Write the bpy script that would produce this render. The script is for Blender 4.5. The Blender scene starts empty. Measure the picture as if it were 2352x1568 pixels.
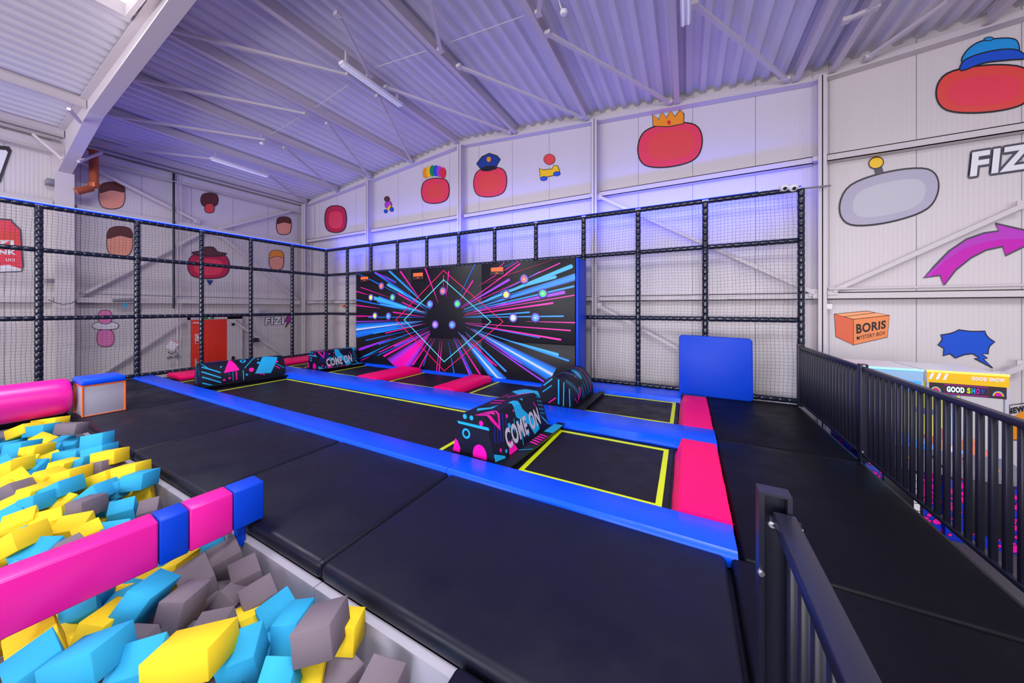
import bpy, bmesh, math, random
from mathutils import Vector, Matrix, Euler
S = bpy.context.scene
COL = S.collection
PI = math.pi
# ------------------------------------------------------------------ camera
FOC, PCX, HOR, EYE, YAW = 755.0, 1176.0, 706.0, 1.75, math.radians(28)
cam = bpy.data.objects.new('camera', bpy.data.cameras.new('camera'))
COL.objects.link(cam); S.camera = cam
cam.location = (0, 0, EYE); cam.rotation_euler = (PI/2, 0, YAW)
cam.data.sensor_width = 36; cam.data.lens = 36*FOC/2352
cam.data.shift_y = (HOR-784)/2352; cam.data.clip_start = 0.05
# ------------------------------------------------------------------ view, world, lights
S.view_settings.view_transform = 'Standard'; S.view_settings.look = 'None'
S.view_settings.gamma = 1; S.view_settings.exposure = -0.24
S.view_settings.use_curve_mapping = False
try:
    S.cycles.use_denoising = True; S.cycles.max_bounces = 7; S.cycles.diffuse_bounces = 4
    S.cycles.sample_clamp_indirect = 6
except Exception: pass
W = bpy.data.worlds.new('World'); S.world = W; W.use_nodes = True
W.node_tree.nodes['Background'].inputs[0].default_value = (0.94, 0.84, 0.96, 1)
W.node_tree.nodes['Background'].inputs[1].default_value = 0.60
def area(name, loc, rot, sx, sy, power, color):
    l = bpy.data.lights.new(name, 'AREA'); l.shape = 'RECTANGLE'; l.size = sx; l.size_y = sy
    l.energy = power; l.color = color
    o = bpy.data.objects.new(name, l); COL.objects.link(o); o.location = loc; o.rotation_euler = rot
    return o
# first skylight is visible; other two and the rear uplight are added fill
area("visible_and_added_skylight", (-7.6, 0.2, 6.6), (0, 0, 0), 1.4, 2.6, 430, (0.97, 0.96, 1.0))
area('visible_and_added_skylight', (0.6, -0.6, 6.15), (0, 0, 0), 1.6, 3.0, 520, (0.97, 0.96, 1.0))
area('visible_and_added_skylight', (5.6, 1.5, 6.15), (0, 0, 0), 1.6, 3.0, 330, (0.97, 0.96, 1.0))
area('added_rear_uplight', (-3, -12, 2.2), (math.radians(108), 0, 0), 18, 5, 2700, (0.94, 0.92, 1.0))  # unseen panel added to brighten the roof and walls
# the blue LED tape on top of the nets also lights the wall and roof above it
area('led_glow', (-5.2, 7.80, 4.03), (math.radians(180), 0, 0), 13.6, 0.05, 75, (0.10, 0.10, 1.0))
area('led_glow', (-5.2, 7.83, 3.97), (math.radians(90), 0, 0), 13.6, 0.04, 230, (0.02, 0.045, 1.0))
area('led_glow', (-12.16, 3.6, 4.03), (math.radians(180), 0, math.radians(90)), 8.2, 0.05, 36, (0.10, 0.10, 1.0))
# ------------------------------------------------------------------ photo measuring: a pixel's ray meets a real plane
_s, _c = math.sin(YAW), math.cos(YAW)
def ray(px, py):
    u = (px-PCX)/FOC; v = (HOR-py)/FOC
    return Vector((-_s+u*_c, _c+u*_s, v))
def onY(px, py, Y):
    d = ray(px, py); return Vector((0, 0, EYE)) + d*(Y/d.y)
def onX(px, py, X):
    d = ray(px, py); return Vector((0, 0, EYE)) + d*(X/d.x)
def onZ(px, py, Z):
    d = ray(px, py); return Vector((0, 0, EYE)) + d*((Z-EYE)/d.z)
# ------------------------------------------------------------------ materials
MATS = {}
def mat(name, col, rough=0.5, metal=0.0, emit=None, es=1.0, bump=0.0, bscale=40, spec=0.5, coat=0.0, vary=0.0, vscale=3, alpha=1.0, trans=0.0):
    if name in MATS: return MATS[name]
    m = bpy.data.materials.new(name); m.use_nodes = True
    nt = m.node_tree; b = nt.nodes['Principled BSDF']
    b.inputs['Base Color'].default_value = (*col, 1); b.inputs['Roughness'].default_value = rough
    b.inputs['Metallic'].default_value = metal; b.inputs['Specular IOR Level'].default_value = spec
    b.inputs['Coat Weight'].default_value = coat
    b.inputs['Alpha'].default_value = alpha; b.inputs['Transmission Weight'].default_value = trans
    if emit:
        b.inputs['Emission Color'].default_value = (*emit, 1); b.inputs['Emission Strength'].default_value = es
    if bump or vary:
        tc = nt.nodes.new('ShaderNodeTexCoord')
    if bump:
        n = nt.nodes.new('ShaderNodeTexNoise'); n.inputs['Scale'].default_value = bscale; n.inputs['Detail'].default_value = 3
        bp = nt.nodes.new('ShaderNodeBump'); bp.inputs['Strength'].default_value = bump; bp.inputs['Distance'].default_value = 0.02
        nt.links.new(tc.outputs['Object'], n.inputs['Vector']); nt.links.new(n.outputs['Fac'], bp.inputs['Height'])
        nt.links.new(bp.outputs['Normal'], b.inputs['Normal'])
    if vary:
        n = nt.nodes.new('ShaderNodeTexNoise'); n.inputs['Scale'].default_value = vscale; n.inputs['Detail'].default_value = 5
        r = nt.nodes.new('ShaderNodeMapRange'); r.inputs['From Min'].default_value = .3; r.inputs['From Max'].default_value = .7
        r.inputs['To Min'].default_value = max(0, rough-vary); r.inputs['To Max'].default_value = min(1, rough+vary)
        nt.links.new(tc.outputs['Object'], n.inputs['Vector']); nt.links.new(n.outputs['Fac'], r.inputs['Value'])
        nt.links.new(r.outputs[0], b.inputs['Roughness'])
    MATS[name] = m; return m
def srgb(r, g, b):
    f = lambda c: (c/255/12.92) if c/255 <= .04045 else ((c/255+.055)/1.055)**2.4
    return (f(r), f(g), f(b))
def wallmat(name, axis, col, step, seam):
    m = bpy.data.materials.new(name); m.use_nodes = True; nt = m.node_tree; b = nt.nodes['Principled BSDF']
    N = nt.nodes.new; L = nt.links.new
    tc = N('ShaderNodeTexCoord'); sp = N('ShaderNodeSeparateXYZ'); L(tc.outputs['Object'], sp.inputs[0])
    a = sp.outputs[axis]
    def M(op, x, y=None):
        n = N('ShaderNodeMath'); n.operation = op
        for i, v in enumerate((x, y)):
            if v is None: continue
            if isinstance(v, (int, float)): n.inputs[i].default_value = v
            else: L(v, n.inputs[i])
        return n.outputs[0]
    rib = M('SINE', M('MULTIPLY', a, 2*PI/step))
    sm = M('COMPARE', M('MODULO', M('ADD', a, 40.0), seam), seam/2); sm.node.inputs[2].default_value = 0.006
    h = M('SUBTRACT', M('MULTIPLY', rib, 0.5), M('MULTIPLY', sm, 3))
    bp = N('ShaderNodeBump'); bp.inputs['Strength'].default_value = 0.35; bp.inputs['Distance'].default_value = 0.004
    L(h, bp.inputs['Height']); L(bp.outputs['Normal'], b.inputs['Normal'])
    mx = N('ShaderNodeMix'); mx.data_type = 'RGBA'; L(sm, mx.inputs[0])
    mx.inputs[6].default_value = (*col, 1); mx.inputs[7].default_value = (col[0]*.45, col[1]*.45, col[2]*.5, 1)
    L(mx.outputs[2], b.inputs['Base Color']); b.inputs['Roughness'].default_value = 0.42
    MATS[name] = m; return m
WALLC = srgb(212, 205, 206)
wm_back = wallmat('white ribbed wall panel back', 0, WALLC, 0.058, 1.13)
wm_left = wallmat('white ribbed wall panel left', 1, WALLC, 0.065, 1.13)
m_steel = mat('painted white steel', srgb(208, 200, 203), 0.45)
m_deck = mat('white roof deck', srgb(216, 213, 222), 0.38, bump=.05, bscale=8)
m_floor = mat('grey hall floor', (0.06, 0.06, 0.07), 0.6)
m_mat = mat('black vinyl mat', (0.0045, 0.005, 0.016), 0.46, bump=0.10, bscale=9, vary=.12, vscale=2.5, spec=.28)
m_walk = mat('darker mat vinyl', (0.0018, 0.0018, 0.005), 0.5, bump=0.08, bscale=9, vary=.1, vscale=2.5, spec=.16)  # darker, less shiny version of the black mat vinyl
m_matd = mat('black vinyl side', (0.005, 0.005, 0.010), 0.42, bump=0.06, bscale=6, spec=.3)
m_bed = mat('trampoline mesh', (0.009, 0.007, 0.012), 0.5, spec=.3, bump=0.1, bscale=60, vary=.1, vscale=4)
m_blue = mat('blue vinyl', (0.0, 0.085, 0.95), 0.34, spec=.3, bump=0.10, bscale=7)
m_blued = mat('deep blue vinyl', (0.0, 0.052, 0.62), 0.45, spec=.25, bump=0.06, bscale=5)
m_pink = mat('hot pink vinyl', (1.0, 0.0, 0.15), 0.42, spec=.25, bump=0.10, bscale=7)
m_mag = mat('magenta pink vinyl', (0.88, 0.010, 0.36), 0.34, bump=0.05, bscale=6)
m_yel = mat('fluorescent yellow tape', (0.68, 0.80, 0.0), 0.5)
m_navy = mat('navy padded sleeve', (0.009, 0.013, 0.030), 0.16, spec=.6)
m_twine = mat('black net twine', (0.03, 0.025, 0.04), 0.7)
m_led = mat('blue led tape', (0.3, 0.4, 1), .5, emit=(0.05, 0.12, 1.0), es=3.0)
m_led2 = mat('blue led spill', (0, .03, .8), .4, emit=(0, .03, .9), es=.8)  # glow put in to imitate LED light falling on the rail sleeve
m_rail = mat('black powder coated steel', (0.009, 0.010, 0.024), 0.40)
m_chrome = mat('zinc bolt', (.7, .7, .75), .25, metal=1)
m_greyv = mat('grey vinyl', srgb(176, 172, 186), 0.30, bump=.03, bscale=4)
m_white = mat('white sticker', srgb(236, 234, 240), .4)
m_black = mat('black print', (0.010, 0.009, 0.014), .4)
m_cyan = mat('cyan print', srgb(20, 168, 222), .4)
m_pinkp = mat('pink print', (0.95, 0.0, 0.40), .4)
m_bluep = mat('blue print', srgb(20, 50, 190), .4)
m_silver = mat('silver print', srgb(190, 188, 200), .35)
m_red = mat('red door paint', (0.92, 0.030, 0.006), .45)
m_orange = mat('orange trim', (1.0, 0.16, 0.01), .5)
m_copper = mat('copper brown pipe', srgb(178, 88, 52), .3, metal=.3)
m_grey = mat('mid grey metal', srgb(130, 128, 138), .4)
m_glass = mat('clear acrylic', (.85, .95, 1), .05, alpha=.07, spec=.8)
# ------------------------------------------------------------------ objects
def tag(o, label=None, cat=None, group=None, kind=None):
    if label: o['label'] = label
    if cat: o['category'] = cat
    if group: o['group'] = group
    if kind: o['kind'] = kind
    return o
def thing(name, label, cat, loc=(0, 0, 0), group=None):
    o = bpy.data.objects.new(name, None); COL.objects.link(o); o.location = loc; o.empty_display_size = .1
    return tag(o, label, cat, group)
class MB:
    def __init__(s): s.v = []; s.f = []; s.mi = []; s.ms = []; s.cols = None; s.sm = []
    def m(s, m):
        if m not in s.ms: s.ms.append(m)
        return s.ms.index(m)
    def add(s, vs, fs, m, smooth=False):
        o = len(s.v); s.v += [tuple(v) for v in vs]; i = s.m(m)
        for f in fs: s.f.append([o+k for k in f]); s.mi.append(i); s.sm.append(smooth)
    def box(s, a, b, m, fn=None):
        (x0, y0, z0), (x1, y1, z1) = a, b
        vs = [Vector(p) for p in ((x0, y0, z0), (x1, y0, z0), (x1, y1, z0), (x0, y1, z0), (x0, y0, z1), (x1, y0, z1), (x1, y1, z1), (x0, y1, z1))]
        if fn: vs = [fn(v) for v in vs]
        s.add(vs, [(0, 3, 2, 1), (4, 5, 6, 7), (0, 1, 5, 4), (1, 2, 6, 5), (2, 3, 7, 6), (3, 0, 4, 7)], m)
    def beam(s, p, q, w, h, m, up=Vector((0, 0, 1))):
        p, q = Vector(p), Vector(q); d = (q-p).normalized()
        r = d.cross(up)
        if r.length < 1e-4: r = Vector((1, 0, 0))
        r.normalize(); u = r.cross(d)
        vs = [c + r*(a*w/2) + u*(b*h/2) for c in (p, q) for a, b in ((-1, -1), (1, -1), (1, 1), (-1, 1))]
        s.add(vs, [(0, 1, 2, 3), (7, 6, 5, 4), (0, 4, 5, 1), (1, 5, 6, 2), (2, 6, 7, 3), (3, 7, 4, 0)], m)
    def ibeam(s, p, q, w, h, m, t=0.012):
        p, q = Vector(p), Vector(q); u = Vector((0, 0, 1))
        s.beam(p+u*(h/2-t/2), q+u*(h/2-t/2), w, t, m); s.beam(p-u*(h/2-t/2), q-u*(h/2-t/2), w, t, m); s.beam(p, q, t, h-2*t, m)
    def tube(s, pts, r, m, n=8, cap=True):
        pts = [Vector(p) for p in pts]; rings = []
        for i, p in enumerate(pts):
            a = pts[max(0, i-1)]; b = pts[min(len(pts)-1, i+1)]; d = (b-a).normalized()
            ref = Vector((0, 0, 1)) if abs(d.z) < .9 else Vector((1, 0, 0))
            x = d.cross(ref).normalized(); y = d.cross(x); rr = r[i] if isinstance(r, (list, tuple)) else r
            rings.append([p + x*math.cos(2*PI*k/n)*rr + y*math.sin(2*PI*k/n)*rr for k in range(n)])
        vs = [v for g in rings for v in g]
        fs = [(i*n+k, i*n+(k+1) % n, (i+1)*n+(k+1) % n, (i+1)*n+k) for i in range(len(pts)-1) for k in range(n)]
        s.add(vs, fs, m, True)
        if cap: s.add(rings[0], [tuple(range(n))], m); s.add(rings[-1], [tuple(range(n))[::-1]], m)
    def prism(s, prof, f0, f1, m, smooth=False, caps=True):
        n = len(prof); vs = [f0(*p) for p in prof] + [f1(*p) for p in prof]
        s.add(vs, [(k, (k+1) % n, n+(k+1) % n, n+k) for k in range(n)], m, smooth)
        if caps: s.add(vs[:n], [tuple(range(n))[::-1]], m); s.add(vs[n:], [tuple(range(n))], m)
    def build(s, name, parent=None, bevel=0, seg=2, loc=None, subsurf=0):
        me = bpy.data.meshes.new(name); vs = s.v
        me.from_pydata(vs, [], s.f)
        for m in s.ms: me.materials.append(m)
        me.polygons.foreach_set('material_index', s.mi); me.polygons.foreach_set('use_smooth', s.sm)
        me.update()
        if bevel:
            bm = bmesh.new(); bm.from_mesh(me)
            bmesh.ops.remove_doubles(bm, verts=bm.verts, dist=1e-5)
            es = [e for e in bm.edges if len(e.link_faces) == 2 and e.calc_face_angle(0) > .5]
            bmesh.ops.bevel(bm, geom=es, offset=bevel, segments=seg, affect='EDGES', profile=.5, clamp_overlap=True)
            bm.to_mesh(me); bm.free()
            me.polygons.foreach_set('use_smooth', [True]*len(me.polygons))
            me.set_sharp_from_angle(angle=math.radians(50))
        o = bpy.data.objects.new(name, me); COL.objects.link(o)
        if parent: 
            o.parent = parent
            o.matrix_parent_inverse = Matrix.Translation(parent.location).inverted()
        return o
def box(name, a, b, m, parent=None, bevel=0, seg=2, fn=None):
    k = MB(); k.box(a, b, m, fn); return k.build(name, parent, bevel, seg)
def struct(o): o['kind'] = 'structure'; return o
# ------------------------------------------------------------------ room shell
YW, XL = 8.3, -14.5
XR = 9.5
def roofz(x):
    return 6.95-.083*abs(x+6.2) if x < 2.1 else 6.26+.083*(x-2.1)
k = MB(); k.add([(XL, YW, -1), (XR, YW, -1), (XR, YW, roofz(XR)+.1), (2.1, YW, roofz(2.1)+.1), (-6.2, YW, 7.05), (XL, YW, roofz(XL)+.1)], [(0, 1, 2, 3, 4, 5)], wm_back)
k.add([(XL-.1, YW+.12, -1), (XR, YW+.12, -1), (XR, YW+.12, 7.1), (XL-.1, YW+.12, 7.1)], [(3, 2, 1, 0)], m_steel)
struct(k.build('wall_back'))
k = MB(); k.add([(XL, -7, -1), (XL, YW, -1), (XL, YW, roofz(XL)+.1), (XL, -7, roofz(XL)+.1)], [(0, 1, 2, 3)], wm_left)
k.add([(XL-.12, -7, -1), (XL-.12, YW, -1), (XL-.12, YW, 6.5), (XL-.12, -7, 6.5)], [(0, 1, 2, 3)], m_steel)
struct(k.build('wall_left'))
k = MB(); k.box((XL, -7, -1.05), (XR, YW, -1.0), m_floor); struct(k.build('floor'))
# roof deck: trapezoid corrugation running front to back, with skylight openings
k = MB(); pitch = .27; prof = []
x = XL
while x < XR:
    for dx, dz in ((0, 0), (.045, .075), (.135, .075), (.18, 0)): prof.append((x+dx, roofz(x+dx)+dz))
    x += pitch
SKY = [(-8.43, -6.9, -1.2, 1.85), (-0.2, 1.4, -2.2, .9), (4.8, 6.4, -.5, 3.0)]  # first one visible, other two added out of view to carry fill light
for i in range(len(prof)-1):
    (xa, za), (xb, zb) = prof[i], prof[i+1]; cuts = [(-7, YW)]
    for x0, x1, y0, y1 in SKY:
        if xa < x1 and xb > x0: cuts = [(-7, y0), (y1, YW)]
    for ya, yb in cuts:
        k.add([(xa, ya, za), (xb, ya, zb), (xb, yb, zb), (xa, yb, za)], [(0, 1, 2, 3)], m_deck)
struct(k.build('ceiling'))
m_sky = mat('bright skylight sheet', (.9, .9, .95), .5, emit=(.93, .93, 1.0), es=1.0)
for i, (x0, x1, y0, y1) in enumerate(SKY):
    k = MB(); zz = min(roofz(x0), roofz(x1))
    k.box((x0, y0, zz+.16), (x1, y1, zz+.18), m_sky); o = struct(k.build('window_%d' % (i+1)))
    k = MB()
    for a, b in (((x0-.06, y0-.06), (x1+.06, y0)), ((x0-.06, y1), (x1+.06, y1+.06)), ((x0-.06, y0), (x0, y1)), ((x1, y0), (x1+.06, y1))):
        k.box((*a, zz-.06), (*b, zz+.2), m_steel)
    k.build('window_frame', o)
# steel
TR = [0]
def trim(k, bevel=0):
    TR[0] += 1; return struct(k.build('trim_%d' % TR[0], None, bevel))
# tapered rafter across the hall at Y 2.1 and its column
k = MB(); YR = 2.06
bot = [(-14.1, 5.2), (-11.3, 5.93), (-6.2, 6.48), (-1.1, 5.93), (2.1, 5.4), (5.3, 5.93), (9.5, 6.4)]
top = [(x, roofz(x)-.02) for x, z in bot]
for i in range(len(bot)-1):
    (xa, za), (xb, zb) = bot[i], bot[i+1]; (_, ta), (_, tb) = top[i], top[i+1]
    q = lambda x, z, y: (x, y, z)
    k.add([q(xa, za, YR), q(xb, zb, YR), q(xb, tb, YR), q(xa, ta, YR)], [(0, 1, 2, 3)], m_steel)
    for z0, z1, t in ((za, zb, .018), (ta, tb, -.018)):
        vs = [q(xa, z0, YR-.11), q(xb, z1, YR-.11), q(xb, z1, YR+.11), q(xa, z0, YR+.11)]
        vs += [(v[0], v[1], v[2]+t) for v in vs]
        k.add(vs, [(0, 1, 2, 3), (7, 6, 5, 4), (0, 4, 5, 1), (1, 5, 6, 2), (2, 6, 7, 3), (3, 7, 4, 0)], m_steel)
trim(k)
k = MB()
k.box((-14.12, YR-.15, -1), (-14.08, YR+.15, 5.25), m_steel); k.box((-14.48, YR-.15, -1), (-14.44, YR+.15, 6.2), m_steel)
k.box((-14.44, YR-.01, -1), (-14.12, YR+.01, 6.1), m_steel); trim(k)
# purlins
PX = [-14.04, -12.0, -10.1, -8.12, -6.2, -4.2, -2.2, -.19, 1.84, 2.36, 4.2, 6.2, 8.2]
for x in PX:
    for ya, yb in ((-7, YR-.02), (YR+.02, 8.22)):
        if ya == -7 and -11 < x < 9: continue
        k = MB(); z = roofz(x)-.11; k.ibeam((x, ya, z), (x, min(yb, 8.12), z), .10, .20, m_steel); trim(k)
# edge channels: gable and eaves
k = MB()
for a, b in ((XL, -6.2), (-6.2, 2.1), (2.1, XR)):
    za, zb = roofz(a+.001), roofz(b-.001 if b < 3 else b)
    k.beam((a, 8.22, za-.19), (b, 8.22, zb-.19), .12, .12, m_steel); k.beam((a, 8.2, za-.255), (b, 8.2, zb-.255), .18, .012, m_steel)
trim(k)
k = MB(); k.box((-14.45, -7, 5.72), (-14.3, YW, 5.98), m_steel); k.box((-14.45, -7, 5.70), (-14.2, YW, 5.72), m_steel)
k.box((-14.45, -7, 6.06), (-14.33, YW, 6.14), m_steel); trim(k)
# wall columns on the back wall
for x, w in ((-14.1, .24), (-10.2, .14), (-6.07, .14), (-1.99, .12), (2.2, .12), (6.4, .12)):
    k = MB(); zt = roofz(x)-.25
    k.box((x-w/2, 8.0, -1), (x+w/2, 8.015, zt), m_steel); k.box((x-w/2, 8.28, -1), (x+w/2, 8.295, zt), m_steel)
    k.box((x-.008, 8.0, -1), (x+.008, 8.29, zt), m_steel); trim(k)
# girts
cols = [XL, -10.2, -6.07, -1.99, 2.2, 6.4, XR]
for zb in (4.46, 1.90):
    for a, b in zip(cols, cols[1:]):
        k = MB(); k.box((a+.1, 8.12, zb), (b-.1, 8.27, zb+.015), m_steel); k.box((a+.1, 8.12, zb), (b-.1, 8.135, zb+.13), m_steel)
        k.box((a+.1, 8.12, zb+.115), (b-.1, 8.27, zb+.13), m_steel); k.box((b-.12, 8.05, zb+.02), (b-.03, 8.2, zb+.1), m_steel); trim(k)
for zb in (4.34, 1.88):
    for a, b in ((-7, 1.9), (2.28, 8.0)):
        k = MB(); k.box((-14.46, a, zb), (-14.28, b, zb+.14), m_steel); trim(k)
# diagonal braces on the walls
def brace(pts, fn, pl, w=.07, h=.07):
    k = MB(); a, b = (fn(*p, pl) for p in pts); k.beam(a, b, w, h, m_steel, Vector((0, 1, 0)) if fn is onY else Vector((1, 0, 0)))
    for p in (a, b): 
        if fn is onY: k.box((p.x-.07, p.y-.01, p.z-.07), (p.x+.07, p.y+.02, p.z+.07), m_steel)
        else: k.box((p.x-.02, p.y-.07, p.z-.07), (p.x+.01, p.y+.07, p.z+.07), m_steel)
    trim(k)
for pts in (((1376, 452), (1868, 672)), ((1376, 702), (1640, 845)), ((1912, 668), (2352, 470)), ((2295, 862), (2352, 838))):
    brace(pts, onY, 8.1)
for pts in (((183, 372), (452, 508)), ((508, 524), (684, 480)), ((180, 680), (462, 534)), ((224, 862), (418, 738)), ((505, 540), (690, 695)), ((536, 737), (664, 825))):
    brace(pts, onX, -14.32)
for pts in (((76, 308), (144, 366)), ((180, 371), (234, 350)), ((158, 250), (187, 283))):
    k = MB(); Xb = -13.9 if pts[0][0] != 158 else -12.2
    k.beam(onY(*pts[0], 1.6 if pts[0][0] < 170 else 2.1), onY(*pts[1], 2.0 if pts[0][0] < 170 else 2.6), .05, .05, m_steel); trim(k)
# roof-plane braces between the purlins
def onroof(px, py, drop):
    z = 6.6
    for _ in range(20):
        p = onZ(px, py, z); z = roofz(p.x)-drop
    return onZ(px, py, z)
for a, b in (((1259, 77), (1538, 235)), ((1055, 153), (1337, 269)), ((888, 201), (1171, 304)), ((984, -20), (1012, 115)), ((776, 34), (849, 173)),
             ((377, 65), (799, 173)), ((300, 180), (702, 262)), ((235, 262), (610, 322)), ((203, 330), (490, 366)), ((868, 222), (945, 370)),
             ((753, 285), (849, 406)), ((655, 340), (776, 441)), ((620, 405), (704, 468)), ((1596, 10), (1806, 182)), ((1994, 132), (2190, -5)),
             ((1943, 47), (2008, 18)), ((1243, -20), (1237, 30))):
    k = MB(); p, q = onroof(*a, .19), onroof(*b, .19); k.beam(p, q, .065, .05, m_steel)
    for e in (p, q): k.box((e.x-.05, e.y-.05, e.z-.03), (e.x+.05, e.y+.05, e.z+.03), m_steel)
    trim(k)
for a, b in (((852, 158), (981, 116)), ((1020, 102), (1204, 36)), ((720, 250), (800, 195)), ((620, 310), (700, 262))):
    k = MB(); k.tube([onroof(*a, .12), onroof(*b, .12)], .008, m_steel, 6); trim(k)
# thin conduits and dark downpipe on the walls
k = MB(); a = onX(399, 398, -14.25); k.tube([a, (a.x, a.y, 1.72), ], .03, m_rail, 8)
tag(k.build('downpipe'), 'thin black vertical downpipe on the left wall above the red door side', 'pipe')
k = MB(); a = onX(408, 400, -14.3); k.tube([a, (a.x, a.y, -.9)], .02, m_steel); k.tube([(a.x, a.y+.08, a.z), (a.x, a.y+.08, -.9)], .012, m_steel)
tag(k.build('cable_conduit'), 'pale vertical cable conduits beside the black downpipe', 'conduit')
k = MB(); k.tube([(-14.2, 2.3, 2.12), (-14.2, 5.0, 2.10), (-14.2, 7.9, 2.08)], .012, m_grey)
tag(k.build('cable_conduit'), 'long horizontal cable running above the lower rail of the left wall', 'cable')
k = MB(); k.tube([(2.3, 8.06, 2.09), (7.5, 8.06, 2.09)], .022, m_steel)
tag(k.build('cable_conduit'), 'horizontal white conduit on the lower rail right of the corner column', 'conduit')
k = MB(); k.tube([(-13.75, 8.22, 6.0), (-13.75, 8.22, 4.75), (-13.9, 8.2, 4.6), (-13.9, 8.2, 2.4)], .015, m_steel)
tag(k.build('cable_conduit'), 'thin white conduit in the far corner beside the plain round sticker', 'conduit')
k = MB(); p0 = onX(215, 345, -13.95); pts = [p0, onX(216, 425, -13.95)]; pts += [(pts[-1].x, pts[-1].y-.05, pts[-1].z-.1), onX(175, 440, -13.95)]
k.tube(pts, .085, m_copper, 14); k.tube([pts[1]+Vector((0, 0, .05)), pts[1]-Vector((0, 0, .06))], .1, m_copper, 14)
tag(k.build('drainpipe'), 'copper brown elbow drainpipe beside the big column on the left wall', 'pipe')
k = MB(); pts = [onX(110, 688, -13.9), onX(125, 694, -13.9), onX(145, 699, -13.9), onX(165, 696, -13.9), onX(179, 684, -13.9)]
k.tube(pts, .014, m_grey); tag(k.build('hanging_cable'), 'grey cable loop sagging across the big left column', 'cable')
k = MB(); k.tube([onX(259, 690, -14.1), onX(314, 688, -14.1)], .05, m_grey, 10)
tag(k.build('corrugated_hose'), 'short grey corrugated hose on the left wall behind the net', 'hose')
tag(box('paper_tag', onX(284, 695, -14.2), onX(291, 706, -14.15)+Vector((.002, 0, 0)), m_cyan), 'small cyan tag hanging below the grey hose', 'tag')
# wall boxes and small fittings
def wbox(name, px0, py0, px1, py1, fn, pl, d, m, label, cat, group=None):
    a, b = fn(px0, py1, pl), fn(px1, py0, pl)
    if fn is onY: lo, hi = (a.x, pl, a.z), (b.x, pl+d, b.z)
    else: lo, hi = (pl-d, a.y, a.z), (pl, b.y, b.z)
    return tag(box(name, lo, hi, m, bevel=.005), label, cat, group)
wbox('wall_lamp', 108, 640, 127, 648, onX, -14.1, .3, m_grey, 'small grey bracket box left of the big column halfway up', 'box')
wbox('wall_lamp', 108, 412, 128, 420, onX, -14.1, .3, m_grey, 'small grey bracket box left of the big column near its top', 'box')
wbox('junction_box', 582, 776, 595, 786, onX, -14.2, .2, m_rail, 'dark junction box on the left wall between two net posts', 'box')
wbox('junction_box', 1898, 698, 1912, 710, onY, 8.1, .1, m_white, 'small white junction box below the lower rail right of the corner column', 'box')
wbox('junction_box', 786, 700, 789, 706, onY, 8.2, .05, m_orange, 'tiny red switch box on the far corner wall', 'box')
wbox('wall_fan', 593, 708, 611, 722, onX, -14.0, .3, m_greyv, 'pale round lamp shade hanging from a bracket near the wall logo', 'lamp')
# door
a, b = onX(437, 733, -14.42), onX(521, 733, -14.42)
d = bpy.data.objects.new('door_1', None); COL.objects.link(d); d['kind'] = 'structure'; d.location = (-14.42, a.y, -1)
k = MB(); k.box((-14.46, a.y, -1), (-14.40, b.y, 1.34), m_red); k.build('door_leaf', d, .004)
k = MB()
for y0, y1, z0, z1 in ((a.y-.06, a.y, -1, 1.42), (b.y, b.y+.45, -1, 1.42), (a.y-.06, b.y+.45, 1.34, 1.42)): k.box((-14.47, y0, z0), (-14.38, y1, z1), m_steel)
k.build('door_frame', d)
k = MB(); y = a.y+.13; k.box((-14.395, y-.02, -.25), (-14.38, y+.02, .05), m_silver); k.tube([(-14.39, y, -.07), (-14.34, y, -.07), (-14.34, y+.16, -.07)], .012, m_chrome)
k.build('door_handle', d)
k = MB(); k.box((-14.40, b.y+.12, -.2), (-14.35, b.y+.2, 0), m_rail); k.box((-14.40, b.y+.12, 1.1), (-14.35, b.y+.2, 1.25), m_rail); k.build('hinge', d)
k = MB(); k.box((-14.40, a.y+.06, 1.22), (-14.36, a.y+.3, 1.26), m_white); k.build('door_closer', d)
# ------------------------------------------------------------------ stickers and signs
class Pl:   # a wall plane; lays shapes flat on it in layers
    def __init__(s, fn, pl, n): s.fn = fn; s.pl = pl; s.n = Vector(n)
    def P(s, px, py, lift=0):
        return s.fn(px, py, s.pl) + s.n*lift
BK, LF = Pl(onY, 8.29, (0, -1, 0)), Pl(onX, -14.49, (1, 0, 0))
def ell(cx, cy, rx, ry, rot=0, n=28, a0=0, a1=360):
    r = math.radians(rot); o = []
    for i in range(n if a1-a0 >= 360 else n+1):
        t = math.radians(a0+(a1-a0)*i/n); x, y = rx*math.cos(t), ry*math.sin(t)
        o.append((cx+x*math.cos(r)-y*math.sin(r), cy+x*math.sin(r)+y*math.cos(r)))
    return o
def smooth(pts, n=5):
    o = []; N = len(pts)
    for i in range(N):
        p0, p1, p2, p3 = (pts[(i+j-1) % N] for j in range(4))
        for t in [j/n for j in range(n)]:
            o.append(tuple(.5*(2*p1[c]+(p2[c]-p0[c])*t+(2*p0[c]-5*p1[c]+4*p2[c]-p3[c])*t*t+(3*p1[c]-p0[c]-3*p2[c]+p3[c])*t**3) for c in (0, 1)))
    return o
def poly(k, F, pts, m, lift, flip=False):
    k.add([F(x, y, lift) for x, y in pts], [tuple(range(len(pts)))], m)
def stroke(k, F, pts, w, m, lift, closed=True):
    N = len(pts); L = []; R = []
    for i in range(N):
        a = pts[(i-1) % N] if closed or i else pts[i]; b = pts[(i+1) % N] if closed or i < N-1 else pts[i]
        dx, dy = b[0]-a[0], b[1]-a[1]; l = math.hypot(dx, dy) or 1; nx, ny = -dy/l*w/2, dx/l*w/2
        L.append(F(pts[i][0]+nx, pts[i][1]+ny, lift)); R.append(F(pts[i][0]-nx, pts[i][1]-ny, lift))
    fs = [(i, (i+1) % N, N+(i+1) % N, N+i) for i in range(N if closed else N-1)]
    k.add(L+R, fs, m)
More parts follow.
